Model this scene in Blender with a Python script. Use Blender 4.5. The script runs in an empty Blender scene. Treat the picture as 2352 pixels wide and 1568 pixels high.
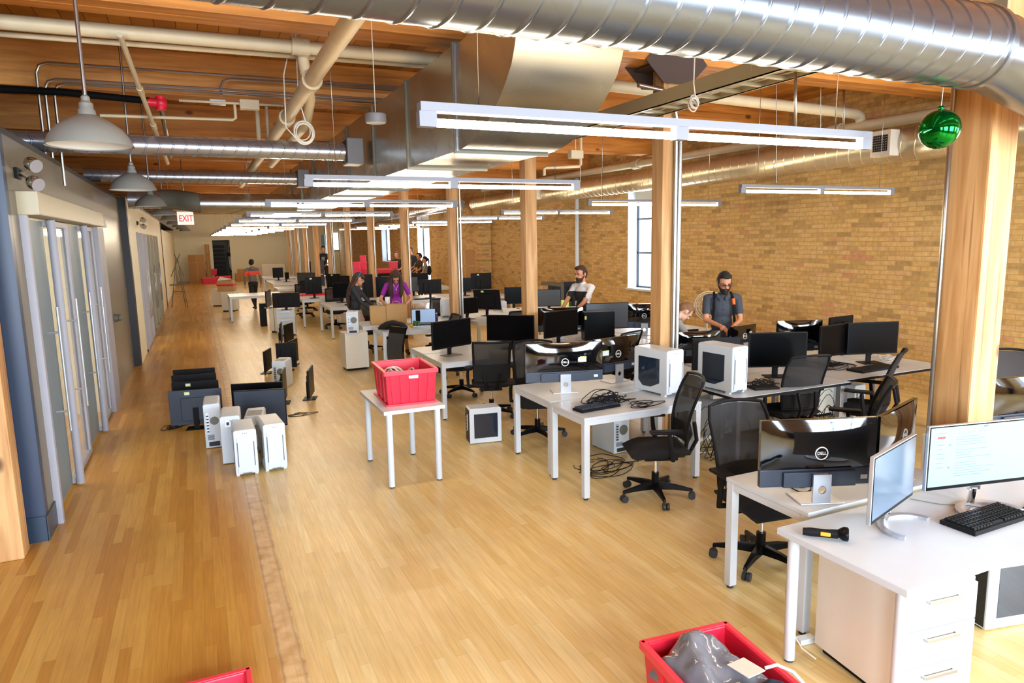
import bpy, bmesh, math, random
from mathutils import Vector, Matrix, noise
R = math.radians
random.seed(7)
SC = bpy.context.scene
COL = SC.collection
# ------------------------------------------------------------------ camera
F_PX, YAW, PITCH, ROLL, CAM_Z = 1573.0, .42760, .14979, -.0184, 2.2385
fw = Vector((math.sin(YAW)*math.cos(PITCH), math.cos(YAW)*math.cos(PITCH), -math.sin(PITCH)))
r0 = Vector((math.cos(YAW), -math.sin(YAW), 0)); u0 = r0.cross(fw)
rt = math.cos(ROLL)*r0 + math.sin(ROLL)*u0
up = -math.sin(ROLL)*r0 + math.cos(ROLL)*u0
cd = bpy.data.cameras.new('camera'); cam = bpy.data.objects.new('camera', cd); COL.objects.link(cam)
m = Matrix((rt, up, -fw)).transposed().to_4x4(); m.translation = (0, 0, CAM_Z); cam.matrix_world = m
cd.sensor_width = 36; cd.lens = F_PX/2352*36; cd.clip_start = .05; cd.clip_end = 300
SC.camera = cam
# surveying helpers: where a sight line meets a horizontal / lengthwise / crosswise plane of the room
def ray(x, y): return fw + (x-1176)/F_PX*rt - (y-784)/F_PX*up
def at(x, y, z=0.):
    d = ray(x, y); return Vector((0, 0, CAM_Z)) + (z-CAM_Z)/d.z*d
def atY(x, y, Y):
    d = ray(x, y); return Vector((0, 0, CAM_Z)) + Y/d.y*d
def atX(x, y, X):
    d = ray(x, y); return Vector((0, 0, CAM_Z)) + X/d.x*d
# ------------------------------------------------------------------ materials
def newmat(n):
    m = bpy.data.materials.new(n); m.use_nodes = True; return m, m.node_tree.nodes, m.node_tree.links, m.node_tree.nodes['Principled BSDF']
def srgb(c):
    if isinstance(c, str): c = tuple(int(c[i:i+2], 16)/255 for i in (0, 2, 4))
    return tuple(x/12.92 if x <= .04045 else ((x+.055)/1.055)**2.4 for x in c)+(1,)
def mat(n, c, rough=.5, metal=0., emit=0., var=0., scale=8., coat=0., alpha=1., trans=0., bump=0., bscale=80., emc=None):
    m, N, L, b = newmat(n); c = srgb(c)
    b.inputs['Base Color'].default_value = c; b.inputs['Roughness'].default_value = rough; b.inputs['Metallic'].default_value = metal
    if coat: b.inputs['Coat Weight'].default_value = coat; b.inputs['Coat Roughness'].default_value = .05
    if emit: b.inputs['Emission Color'].default_value = srgb(emc) if emc else c; b.inputs['Emission Strength'].default_value = emit
    if trans: b.inputs['Transmission Weight'].default_value = trans
    if alpha < 1: b.inputs['Alpha'].default_value = alpha
    tc = N.new('ShaderNodeTexCoord')
    nz = N.new('ShaderNodeTexNoise'); nz.inputs['Scale'].default_value = scale; nz.inputs['Detail'].default_value = 3
    L.new(tc.outputs['Object'], nz.inputs['Vector'])
    mx = N.new('ShaderNodeMix'); mx.data_type = 'RGBA'; v = var or .04
    mx.inputs[6].default_value = tuple(x*(1-v) for x in c[:3])+(1,); mx.inputs[7].default_value = tuple(min(1, x*(1+v)) for x in c[:3])+(1,)
    L.new(nz.outputs['Fac'], mx.inputs[0]); L.new(mx.outputs[2], b.inputs['Base Color'])
    if bump:
        n2 = N.new('ShaderNodeTexNoise'); n2.inputs['Scale'].default_value = bscale; L.new(tc.outputs['Object'], n2.inputs['Vector'])
        bp = N.new('ShaderNodeBump'); bp.inputs['Strength'].default_value = bump; bp.inputs['Distance'].default_value = .01
        L.new(n2.outputs['Fac'], bp.inputs['Height']); L.new(bp.outputs['Normal'], b.inputs['Normal'])
    return m
def math_n(N, L, op, a, b=None):
    n = N.new('ShaderNodeMath'); n.operation = op
    for i, v in enumerate((a, b)):
        if v is None: continue
        if isinstance(v, (int, float)): n.inputs[i].default_value = v
        else: L.new(v, n.inputs[i])
    return n.outputs[0]
def ramp(N, L, src, stops):
    r = N.new('ShaderNodeValToRGB'); e = r.color_ramp.elements
    while len(e) < len(stops): e.new(.5)
    for q, (p, c) in zip(e, stops): q.position = p; q.color = srgb(c)
    L.new(src, r.inputs[0]); return r.outputs[0]
def mixc(N, L, f, a, b, mode='MIX'):
    n = N.new('ShaderNodeMix'); n.data_type = 'RGBA'; n.blend_type = mode
    for i, v in ((0, f), (6, a), (7, b)):
        if isinstance(v, (int, float)): n.inputs[i].default_value = v
        elif isinstance(v, tuple): n.inputs[i].default_value = v
        else: L.new(v, n.inputs[i])
    return n.outputs[2]
def plank_nodes(N, L, tc, across, along, w, length):
    sp = N.new('ShaderNodeSeparateXYZ'); L.new(tc, sp.inputs[0])
    u = math_n(N, L, 'DIVIDE', sp.outputs[across], w); iu = math_n(N, L, 'FLOOR', u)
    wn = N.new('ShaderNodeTexWhiteNoise'); wn.noise_dimensions = '1D'; L.new(iu, wn.inputs['W'])
    v = math_n(N, L, 'ADD', math_n(N, L, 'DIVIDE', sp.outputs[along], length), math_n(N, L, 'MULTIPLY', wn.outputs[0], 7.3))
    iv = math_n(N, L, 'FLOOR', v)
    cb = N.new('ShaderNodeCombineXYZ'); L.new(iu, cb.inputs[0]); L.new(iv, cb.inputs[1])
    w2 = N.new('ShaderNodeTexWhiteNoise'); w2.noise_dimensions = '2D'; L.new(cb.outputs[0], w2.inputs['Vector'])
    fu = math_n(N, L, 'FRACT', u); fv = math_n(N, L, 'FRACT', v)
    eu = math_n(N, L, 'MINIMUM', fu, math_n(N, L, 'SUBTRACT', 1., fu))
    ev = math_n(N, L, 'MINIMUM', fv, math_n(N, L, 'SUBTRACT', 1., fv))
    return sp, w2.outputs[0], eu, ev
def wood_floor():
    m, N, L, b = newmat('worn_maple_strip_floor'); tc = N.new('ShaderNodeTexCoord').outputs['Object']
    sp, rnd, eu, ev = plank_nodes(N, L, tc, 0, 1, .062, 1.15)
    light = ramp(N, L, rnd, [(0, 'edc97e'), (.5, 'f3d28c'), (1, 'f8dd9c')])
    dark = ramp(N, L, rnd, [(0, 'ce9034'), (.45, 'dea446'), (1, 'eab658')])
    n1 = N.new('ShaderNodeTexNoise'); n1.inputs['Scale'].default_value = .55; n1.inputs['Detail'].default_value = 5; L.new(tc, n1.inputs['Vector'])
    sel = ramp(N, L, math_n(N, L, 'ADD', math_n(N, L, 'MULTIPLY', sp.outputs[0], .9), .35), [(0, '000000'), (.45, '000000'), (.75, 'ffffff'), (1, 'ffffff')])
    c = mixc(N, L, sel, dark, light)
    c = mixc(N, L, .35, c, ramp(N, L, n1.outputs[0], [(.3, '9a9a9a'), (.62, 'ffffff')]), 'MULTIPLY')
    mp = N.new('ShaderNodeMapping'); mp.inputs['Scale'].default_value = (30, 1.6, 1); L.new(tc, mp.inputs[0])
    gr = N.new('ShaderNodeTexNoise'); gr.inputs['Scale'].default_value = 2; gr.inputs['Detail'].default_value = 4; L.new(mp.outputs[0], gr.inputs['Vector'])
    c = mixc(N, L, .3, c, ramp(N, L, gr.outputs[0], [(.3, 'b0a090'), (.7, 'ffffff')]), 'MULTIPLY')
    # pale scuffed strip lengthwise where an old partition stood
    n3 = N.new('ShaderNodeTexNoise'); n3.inputs['Scale'].default_value = 9; n3.inputs['Detail'].default_value = 4; L.new(tc, n3.inputs['Vector'])
    d = math_n(N, L, 'ABSOLUTE', math_n(N, L, 'SUBTRACT', math_n(N, L, 'ADD', sp.outputs[0], math_n(N, L, 'MULTIPLY', n3.outputs[0], .03)), .315))
    strip = ramp(N, L, math_n(N, L, 'MULTIPLY', d, 8), [(0, 'ffffff'), (.50, 'ffffff'), (.56, '000000')])
    edge = ramp(N, L, math_n(N, L, 'ABSOLUTE', math_n(N, L, 'SUBTRACT', math_n(N, L, 'MULTIPLY', d, 8), .42)), [(0, 'ffffff'), (.12, '000000')])
    worn = ramp(N, L, n3.outputs[0], [(.35, 'c0925c'), (.6, 'e0c08c')])
    c = mixc(N, L, math_n(N, L, 'MULTIPLY', strip, .75), c, worn)
    c = mixc(N, L, math_n(N, L, 'MULTIPLY', edge, .45), c, srgb('8a6238'))
    # pale scuffs
    n4 = N.new('ShaderNodeTexNoise'); n4.inputs['Scale'].default_value = 1.3; n4.inputs['Detail'].default_value = 7; n4.inputs['Roughness'].default_value = .7; L.new(tc, n4.inputs['Vector'])
    sc = ramp(N, L, n4.outputs[0], [(.6, '000000'), (.75, '606060')])
    c = mixc(N, L, sc, c, srgb('e4c8a0'))
    gap = ramp(N, L, math_n(N, L, 'MINIMUM', eu, math_n(N, L, 'MULTIPLY', ev, 15)), [(0, '8c8c8c'), (.035, 'ffffff')])
    c = mixc(N, L, .35, c, gap, 'MULTIPLY')
    L.new(c, b.inputs['Base Color'])
    rr = N.new('ShaderNodeMapRange'); rr.inputs[3].default_value = .24; rr.inputs[4].default_value = .42; L.new(n1.outputs[0], rr.inputs[0]); L.new(rr.outputs[0], b.inputs['Roughness'])
    b.inputs['Specular IOR Level'].default_value = .5
    return m
def deck_mat():
    m, N, L, b = newmat('timber_deck'); tc = N.new('ShaderNodeTexCoord').outputs['Object']
    sp, rnd, eu, ev = plank_nodes(N, L, tc, 0, 1, .19, 40)
    c = ramp(N, L, rnd, [(0, 'a8681c'), (.5, 'c88028'), (1, 'd89030')])
    n1 = N.new('ShaderNodeTexNoise'); n1.inputs['Scale'].default_value = 3; L.new(tc, n1.inputs['Vector'])
    c = mixc(N, L, .4, c, ramp(N, L, n1.outputs[0], [(.3, '907060'), (.7, 'ffffff')]), 'MULTIPLY')
    gap = ramp(N, L, eu, [(0, '201008'), (.04, 'ffffff')])
    c = mixc(N, L, .9, c, gap, 'MULTIPLY'); L.new(c, b.inputs['Base Color']); b.inputs['Roughness'].default_value = .65
    return m
def timber(n, c0, c1, axis):
    m, N, L, b = newmat(n); tc = N.new('ShaderNodeTexCoord').outputs['Object']
    mp = N.new('ShaderNodeMapping'); s = [9, 9, 9]; s[axis] = .7; mp.inputs['Scale'].default_value = s; L.new(tc, mp.inputs[0])
    n1 = N.new('ShaderNodeTexNoise'); n1.inputs['Scale'].default_value = 1.6; n1.inputs['Detail'].default_value = 6; n1.inputs['Distortion'].default_value = .6; L.new(mp.outputs[0], n1.inputs['Vector'])
    c = ramp(N, L, n1.outputs[0], [(.3, c0), (.68, c1)])
    mp2 = N.new('ShaderNodeMapping'); s = [3.2, 3.2, 3.2]; s[axis] = 1.7; mp2.inputs['Scale'].default_value = s; L.new(tc, mp2.inputs[0])
    vo = N.new('ShaderNodeTexVoronoi'); vo.inputs['Scale'].default_value = .9; L.new(mp2.outputs[0], vo.inputs['Vector'])
    kn = ramp(N, L, vo.outputs['Distance'], [(0, '3c2412'), (.06, '5a3a1c'), (.12, 'ffffff')])
    c = mixc(N, L, .8, c, kn, 'MULTIPLY')
    mp3 = N.new('ShaderNodeMapping'); s = [26, 26, 26]; s[axis] = .5; mp3.inputs['Scale'].default_value = s; L.new(tc, mp3.inputs[0])
    n3 = N.new('ShaderNodeTexNoise'); n3.inputs['Scale'].default_value = 1.; n3.inputs['Detail'].default_value = 2; L.new(mp3.outputs[0], n3.inputs['Vector'])
    c = mixc(N, L, .5, c, ramp(N, L, n3.outputs[0], [(.30, '6a4420'), (.36, 'ffffff')]), 'MULTIPLY')
    L.new(c, b.inputs['Base Color']); b.inputs['Roughness'].default_value = .6
    return m
def brick_mat():
    m, N, L, b = newmat('buff_brick'); tc = N.new('ShaderNodeTexCoord').outputs['Object']
    sp = N.new('ShaderNodeSeparateXYZ'); L.new(tc, sp.inputs[0])
    wv = N.new('ShaderNodeTexNoise'); wv.inputs['Scale'].default_value = 1.4; L.new(tc, wv.inputs['Vector'])
    zz = math_n(N, L, 'ADD', sp.outputs[2], math_n(N, L, 'MULTIPLY', wv.outputs[0], .03))
    yy = math_n(N, L, 'ADD', math_n(N, L, 'ADD', sp.outputs[1], sp.outputs[0]), math_n(N, L, 'MULTIPLY', wv.outputs[0], .05))
    cb = N.new('ShaderNodeCombineXYZ'); L.new(yy, cb.inputs[0]); L.new(zz, cb.inputs[1])
    br = N.new('ShaderNodeTexBrick'); L.new(cb.outputs[0], br.inputs['Vector']); br.inputs['Scale'].default_value = 1
    br.inputs['Brick Width'].default_value = .25; br.inputs['Row Height'].default_value = .068; br.inputs['Mortar Size'].default_value = .006; br.inputs['Mortar Smooth'].default_value = .3
    br.inputs['Color1'].default_value = (0, 0, 0, 1); br.inputs['Color2'].default_value = (1, 1, 1, 1); br.inputs['Mortar'].default_value = (.5, .5, .5, 1); br.inputs['Bias'].default_value = 0
    c = ramp(N, L, br.outputs['Color'], [(0, 'b08e58'), (.12, 'c09c60'), (.35, 'd4ac68'), (.8, 'deb876'), (.95, 'd8b078'), (1, 'd0946a')])
    n2 = N.new('ShaderNodeTexNoise'); n2.inputs['Scale'].default_value = 14; n2.inputs['Detail'].default_value = 6; L.new(tc, n2.inputs['Vector'])
    c = mixc(N, L, .35, c, ramp(N, L, n2.outputs[0], [(.3, '8a7a6a'), (.65, 'ffffff')]), 'MULTIPLY')
    c = mixc(N, L, br.outputs['Fac'], c, srgb('b8965c')); L.new(c, b.inputs['Base Color']); b.inputs['Roughness'].default_value = .85
    bp = N.new('ShaderNodeBump'); bp.inputs['Strength'].default_value = .45; bp.inputs['Distance'].default_value = .012; bp.invert = True
    L.new(br.outputs['Fac'], bp.inputs['Height']); L.new(bp.outputs[0], b.inputs['Normal'])
    return m
def mesh_fabric(n, c, open_=.25):
    m, N, L, b = newmat(n); b.inputs['Base Color'].default_value = srgb(c); b.inputs['Roughness'].default_value = .7
    tc = N.new('ShaderNodeTexCoord').outputs['Object']; ck = N.new('ShaderNodeTexChecker'); ck.inputs['Scale'].default_value = 500
    L.new(tc, ck.inputs['Vector']); f = math_n(N, L, 'ADD', math_n(N, L, 'MULTIPLY', ck.outputs['Fac'], open_), 1-open_*1.9); L.new(f, b.inputs['Alpha'])
    return m
def galv(n, c, rough, bmp=.06, metal=.85):
    m, N, L, b = newmat(n); b.inputs['Metallic'].default_value = metal
    tc = N.new('ShaderNodeTexCoord').outputs['Object']; vo = N.new('ShaderNodeTexNoise'); vo.inputs['Scale'].default_value = 2.5; vo.inputs['Detail'].default_value = 1.5; L.new(tc, vo.inputs['Vector'])
    L.new(mixc(N, L, vo.outputs[0], tuple(x*.82 for x in srgb(c)[:3])+(1,), srgb(c)), b.inputs['Base Color'])
    rr = N.new('ShaderNodeMapRange'); rr.inputs[3].default_value = rough*.75; rr.inputs[4].default_value = rough*1.3; L.new(vo.outputs[0], rr.inputs[0]); L.new(rr.outputs[0], b.inputs['Roughness'])
    n2 = N.new('ShaderNodeTexNoise'); n2.inputs['Scale'].default_value = 1.6; n2.inputs['Detail'].default_value = 0; L.new(tc, n2.inputs['Vector'])
    bp = N.new('ShaderNodeBump'); bp.inputs['Strength'].default_value = bmp; bp.inputs['Distance'].default_value = .05; L.new(n2.outputs[0], bp.inputs['Height']); L.new(bp.outputs[0], b.inputs['Normal'])
    return m
M = {}
M['floor'] = wood_floor(); M['deck'] = deck_mat(); M['brick'] = brick_mat()
M['post'] = timber('pine_post', 'b07c44', 'd8aa72', 2); M['beam'] = timber('pine_beam', 'b06c24', 'dc9440', 0)
M['galv'] = galv('galvanised_duct', 'c3cddb', .24); M['galv2'] = galv('galvanised_sheet', 'bfc2bd', .26, .07, .95)
M['galvf'] = galv('galvanised_duct_near', '70777f', .26); M['galvw'] = galv('galvanised_duct_underlit', 'd6ccb0', .32, .05, .7); M['trayc'] = galv('galvanised_tray', 'b0a888', .4, .03, .4)  # wall duct copy has the lamplight from below put into its colour
M['steel'] = mat('steel_conduit', 'b8b8b4', .3, 1); M['chrome'] = mat('chrome', 'd8d8d8', .12, 1)
M['alu'] = mat('brushed_silver', 'bfc3c9', .32, .6)
M['pipe'] = mat('cream_painted_pipe', 'd8c8a6', .5, 0, var=.08); M['white'] = mat('white_laminate', 'cad1d6', .32)
M['wmetal'] = mat('white_powder_coat', 'ccd3d8', .38); M['offwhite'] = mat('offwhite_panel', 'e2dccd', .5)
M['blk'] = mat('black_plastic', '1b1b1c', .45); M['blk2'] = mat('black_satin', '101011', .3); M['gloss'] = mat('gloss_black_shell', '060608', .07, coat=.6)
M['chin'] = mat('slate_matte_plastic', '2a3442', .42); M['scr'] = mat('dark_screen', '060708', .2); M['scr2'] = mat('matte_dark_screen', '08080a', .3)
M['scrg'] = mat('grey_glare_screen', '3c3d40', .4); M['scrlit'] = mat('lit_screen', '667c7e', .4, emit=.36, emc='b4cccc'); M['scrblue'] = mat('sleeping_screen', '56687a', .2, emit=.08)  # glare on the grey screens is put into their base colour
M['scrlap'] = mat('laptop_screen', '88a4c8', .4, emit=.25)
M['ink'] = mat('screen_ink', '5f7c88', .5, emit=.1); M['inkred'] = mat('screen_red', 'c83a3a', .5, emit=.5); M['inkblue'] = mat('screen_blue', '5560d0', .5, emit=.5)
M['dark'] = mat('near_black', '0c0c0d', .7); M['fab'] = mat('black_fabric', '151517', .95, bump=.3, bscale=300)
M['mesh'] = mesh_fabric('black_chair_mesh', '16181c', .05); M['cast'] = mat('castor_rubber', '2b2d31', .5)
M['rubber'] = mat('dark_foot', '2a2f45', .6)
M['red'] = mat('red_tote_plastic', 'e0203c', .38, var=.06); M['red2'] = mat('red_tote_lip', 'ee3a4a', .35)
M['pink'] = mat('pink_red_tote', 'f0305c', .4)
M['card'] = mat('cardboard', 'a97c48', .8, var=.06); M['kraft'] = mat('kraft_paper', 'b8905a', .8, var=.1, scale=4)
M['olive'] = mat('olive_grey_paint', '77705c', .38); M['navy'] = mat('navy_paint', '2c3a50', .4); M['navyb'] = mat('navy_baseboard', '26384a', .35)
M['cream'] = mat('cream_paint', 'f6efcc', .6); M['ink2'] = mat('charcoal_end_paint', '231f20', .5)
M['frost'] = mat('frosted_glass', '7c8c92', .5); M['frame'] = mat('pale_door_frame', 'a9a9b2', .55); M['track'] = mat('sand_header_box', 'b3a98c', .5)
M['brown'] = mat('rust_brown_steel', '46352c', .6); M['lampg'] = mat('grey_enamel', '85847c', .45); M['lampw'] = mat('lamp_inside', 'c9c6bc', .5)
M['tube'] = mat('fluorescent_tube', 'ffffff', .5, emit=38., emc='ffeaca'); M['fix'] = mat('fixture_white', '7d7e84', .5)
M['green'] = mat('green_mirror_ball', '0c7a2a', .06, .9); M['yel'] = mat('lime_sticker', 'c4d468', .5); M['lab'] = mat('pale_label', 'dfe6ea', .5)
M['vinyl'] = mat('logo_silver', 'e8ecf0', .3); M['cordw'] = mat('white_cord', 'dcd8cc', .5); M['paper'] = mat('paper', 'dcd6c6', .8)
M['window'] = mat('tinted_side_window', '1b2836', .06, coat=.5); M['vent'] = mat('vent_dark', '1c1c1e', .6)
M['exitw'] = mat('exit_face', 'e8cfc0', .4, emit=.5); M['exitr'] = mat('exit_red', 'f02020', .4, emit=1.0)
M['sky'] = mat('bright_sky_glass', 'ffffff', .1, emit=1.6, emc='dcecff')
M['blind'] = mat('roller_blind', 'c9c2b0', .8); M['orange'] = mat('orange_accent', 'ff6a2a', .5, emit=.15)
M['plast'] = mat('clear_plastic_bag', '75767c', .15, 0, var=.3, scale=3, coat=.6); M['navycloth'] = mat('navy_cloth', '24304e', .9)
M['yelp'] = mat('scanner_yellow', 'e0a020', .4); M['bluep'] = mat('blue_glass', '2a3a86', .2); M['leaf'] = mat('leaf_green', '2f6a2c', .6)
M['grille'] = mat('fan_wire', 'd8cfb8', .4); M['rad'] = mat('radiator_grey', '6a6a5e', .5)
m, N, L, b = newmat('clear_glass'); M['glass'] = m
b.inputs['Base Color'].default_value = (.85, .92, .9, 1); b.inputs['Roughness'].default_value = .03; b.inputs['Alpha'].default_value = .22; b.inputs['Specular IOR Level'].default_value = .9
for q in ('scr', 'scr2', 'blk', 'blk2', 'dark'): M[q].node_tree.nodes['Principled BSDF'].inputs['Specular IOR Level'].default_value = .1
# ------------------------------------------------------------------ mesh builder
class MB:
    def __init__(s): s.v, s.f, s.m, s.sm = [], [], [], []
    def add(s, vs, fs, mi=0, sm=False, T=None):
        o = len(s.v)
        s.v += [tuple(T @ Vector(v)) if T else tuple(v) for v in vs]
        for f in fs: s.f.append([o+i for i in f]); s.m.append(mi); s.sm.append(sm)
        return s
    def box(s, c, d, mi=0, T=None, rz=0, tx=1., ty=1.):
        x, y, z = (q/2 for q in d); vs = []
        for k, (kx, ky) in ((-1, (1, 1)), (1, (tx, ty))):
            vs += [(-x*kx, -y*ky, k*z), (x*kx, -y*ky, k*z), (x*kx, y*ky, k*z), (-x*kx, y*ky, k*z)]
        A = Matrix.Translation(Vector(c)) @ Matrix.Rotation(rz, 4, 'Z')
        if T: A = A @ T if isinstance(T, Matrix) else A
        return s.add(vs, [(3, 2, 1, 0), (4, 5, 6, 7), (0, 1, 5, 4), (1, 2, 6, 5), (2, 3, 7, 6), (3, 0, 4, 7)], mi, False, A)
    def bb(s, x0, x1, y0, y1, z0, z1, mi=0): return s.box(((x0+x1)/2, (y0+y1)/2, (z0+z1)/2), (x1-x0, y1-y0, z1-z0), mi)
    def cyl(s, a, b, r, r2=None, n=16, mi=0, cap=True, sm=True):
        a, b = Vector(a), Vector(b); r2 = r if r2 is None else r2
        q = (b-a).to_track_quat('Z', 'Y').to_matrix().to_4x4(); vs = []
        for p, rr in ((a, r), (b, r2)):
            for i in range(n):
                t = 2*math.pi*i/n; vs.append(p + (q @ Vector((rr*math.cos(t), rr*math.sin(t), 0))))
        s.add(vs, [(i, (i+1) % n, n+(i+1) % n, n+i) for i in range(n)], mi, sm)
        if cap: s.add(vs, [tuple(range(n-1, -1, -1)), tuple(range(n, 2*n))], mi)
        return s
    def tube(s, pts, r, n=8, mi=0, closed=False):
        pts = [Vector(p) for p in pts]; k = len(pts); rings = []; nrm = None
        for i, p in enumerate(pts):
            a = pts[(i-1) % k] if closed or i else p; b = pts[(i+1) % k] if closed or i < k-1 else p
            t = (b-a).normalized()
            if nrm is None: nrm = t.orthogonal().normalized()
            nrm = (nrm - t*nrm.dot(t)).normalized(); bi = t.cross(nrm)
            rr = r[i] if isinstance(r, (list, tuple)) else r
            rings.append([p + nrm*rr*math.cos(2*math.pi*j/n) + bi*rr*math.sin(2*math.pi*j/n) for j in range(n)])
        return s.loft(rings, mi, closed=closed, cap=not closed)
    def loft(s, rings, mi=0, closed=False, cap=True, sm=True):
        n = len(rings[0]); vs = [v for r in rings for v in r]; fs = []; k = len(rings)
        for i in range(k if closed else k-1):
            for j in range(n): fs.append((i*n+j, i*n+(j+1) % n, ((i+1) % k)*n+(j+1) % n, ((i+1) % k)*n+j))
        s.add(vs, fs, mi, sm)
        if cap: s.add(rings[0], [tuple(range(n-1, -1, -1))], mi); s.add(rings[-1], [tuple(range(n))], mi)
        return s
    def lathe(s, prof, c=(0, 0, 0), n=24, mi=0, cap=False):
        rings = [[(c[0]+r*math.cos(2*math.pi*j/n), c[1]+r*math.sin(2*math.pi*j/n), c[2]+z) for j in range(n)] for r, z in prof]
        return s.loft(rings, mi, cap=cap)
    def ell(s, c, r, mi=0, n=14, k=9, T=None, z0=-1., z1=1.):
        rings = []
        for i in range(k+1):
            a = math.asin(max(-1, min(1, z0)))+(math.asin(z1)-math.asin(z0))*i/k; cr = max(math.cos(a), 1e-3)
            rings.append([(r[0]*cr*math.cos(2*math.pi*j/n), r[1]*cr*math.sin(2*math.pi*j/n), r[2]*math.sin(a)) for j in range(n)])
        A = Matrix.Translation(Vector(c)); A = A @ T if T else A
        return s.loft([[A @ Vector(v) for v in q] for q in rings], mi)
    def prism(s, poly, h0, h1, plane='XY', mi=0):
        n = len(poly); f = {'XY': lambda a, b, h: (a, b, h), 'XZ': lambda a, b, h: (a, h, b), 'YZ': lambda a, b, h: (h, a, b)}[plane]
        vs = [f(a, b, h) for h in (h0, h1) for a, b in poly]
        return s.add(vs, [tuple(range(n-1, -1, -1)), tuple(range(n, 2*n))]+[(i, (i+1) % n, n+(i+1) % n, n+i) for i in range(n)], mi)
    def build(s, name, mats, parent=None, bevel=0, seg=2, loc=None):
        me = bpy.data.meshes.new(name); me.from_pydata(s.v, [], s.f)
        if not isinstance(mats, (list, tuple)): mats = [mats]
        for q in mats: me.materials.append(M[q] if isinstance(q, str) else q)
        me.polygons.foreach_set('material_index', s.m); me.polygons.foreach_set('use_smooth', s.sm)
        bm = bmesh.new(); bm.from_mesh(me)
        bmesh.ops.remove_doubles(bm, verts=bm.verts, dist=1e-6)
        bmesh.ops.recalc_face_normals(bm, faces=bm.faces)
        if bevel:
            es = [e for e in bm.edges if len(e.link_faces) == 2 and e.calc_face_angle(0) > .6 and e.calc_length() > bevel*1.5]
            bmesh.ops.bevel(bm, geom=es, offset=bevel, segments=seg, affect='EDGES', profile=.6, clamp_overlap=True)
        for e in bm.edges:
            if len(e.link_faces) == 2 and e.calc_face_angle(0) > .7: e.smooth = False
        bm.to_mesh(me); bm.free(); me.update()
        o = bpy.data.objects.new(name, me); COL.objects.link(o)
        if parent: o.parent = parent
        if loc: o.location = loc
        return o
def tag(o, label=None, cat=None, group=None, kind=None):
    for k, v in (('label', label), ('category', cat), ('group', group), ('kind', kind)):
        if v: o[k] = v
    return o
def thing(name, label, cat, loc=(0, 0, 0), rz=0., group=None):
    o = bpy.data.objects.new(name, None); COL.objects.link(o); o.empty_display_size = .1
    o.location = loc; o.rotation_euler = (0, 0, rz); return tag(o, label, cat, group)
def dup(root, loc=None, rz=None, label=None, group=None):
    r = root.copy(); COL.objects.link(r)
    if loc is not None: r.location = loc
    if rz is not None: r.rotation_euler = (0, 0, rz)
    if label: r['label'] = label
    if group: r['group'] = group
    for ch in root.children:
        c = ch.copy(); COL.objects.link(c); c.parent = r
        for g in ch.children:
            d = g.copy(); COL.objects.link(d); d.parent = c
    return r
PROTO = {}
def make(key, fn, loc, rz, label, group=None):
    """first call builds the thing with its parts, later calls copy it"""
    if key not in PROTO:
        r = fn(); PROTO[key] = r; r.location = loc; r.rotation_euler = (0, 0, rz); r['label'] = label
        if group: r['group'] = group
        return r
    return dup(PROTO[key], loc, rz, label, group)
def struct(name, mb, mats, bevel=0): return tag(mb.build(name, mats, None, bevel), kind='structure')
def text(name, s, size, mats, parent, loc, rot, depth=.001, sx=1.):
    cu = bpy.data.curves.new(name, 'FONT'); cu.body = s; cu.size = size; cu.align_x = 'CENTER'; cu.align_y = 'CENTER'; cu.extrude = depth; cu.offset = size*.018
    t = bpy.data.objects.new(name, cu); COL.objects.link(t)
    me = bpy.data.meshes.new_from_object(t.evaluated_get(bpy.context.evaluated_depsgraph_get())); bpy.data.objects.remove(t)
    me.materials.clear(); me.materials.append(M[mats]); o = bpy.data.objects.new(name, me); COL.objects.link(o)
    o.parent = parent; o.location = loc; o.rotation_euler = rot; o.scale = (sx, 1, 1); return o
# ------------------------------------------------------------------ room shell
CEIL, BEAMZ, YB, YF, XR = 4.32, 3.86, -3.2, 46., 9.0
struct('floor', MB().bb(-4.2, 9.4, YB, YF, -.1, 0), 'floor')
struct('ceiling', MB().bb(-4.3, 9.4, YB, YF, CEIL, CEIL+.1), 'deck')
def wall_with_holes(mb, x0, x1, ya, yb, holes, z1=CEIL):
    y = ya
    for (a, b, c, d) in sorted(holes):
        mb.bb(x0, x1, y, a, 0, z1); mb.bb(x0, x1, a, b, 0, c); mb.bb(x0, x1, a, b, d, z1); y = b
    mb.bb(x0, x1, y, yb, 0, z1)
H1 = [(-2.2, -.6, 1.05, 3.3), (1.0, 2.4, 1.05, 3.3), (11.55, 13.27, 1.05, 3.28)]
H2 = [(26.75, 28.4, .35, 3.2), (33.0, 34.6, 1.2, 2.9)]
mb = MB(); wall_with_holes(mb, XR, XR+.35, YB, 21.3, H1); wall_with_holes(mb, 8.62, 9.35, 21.3, YF, H2)
struct('wall_right', mb, 'brick')
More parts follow.
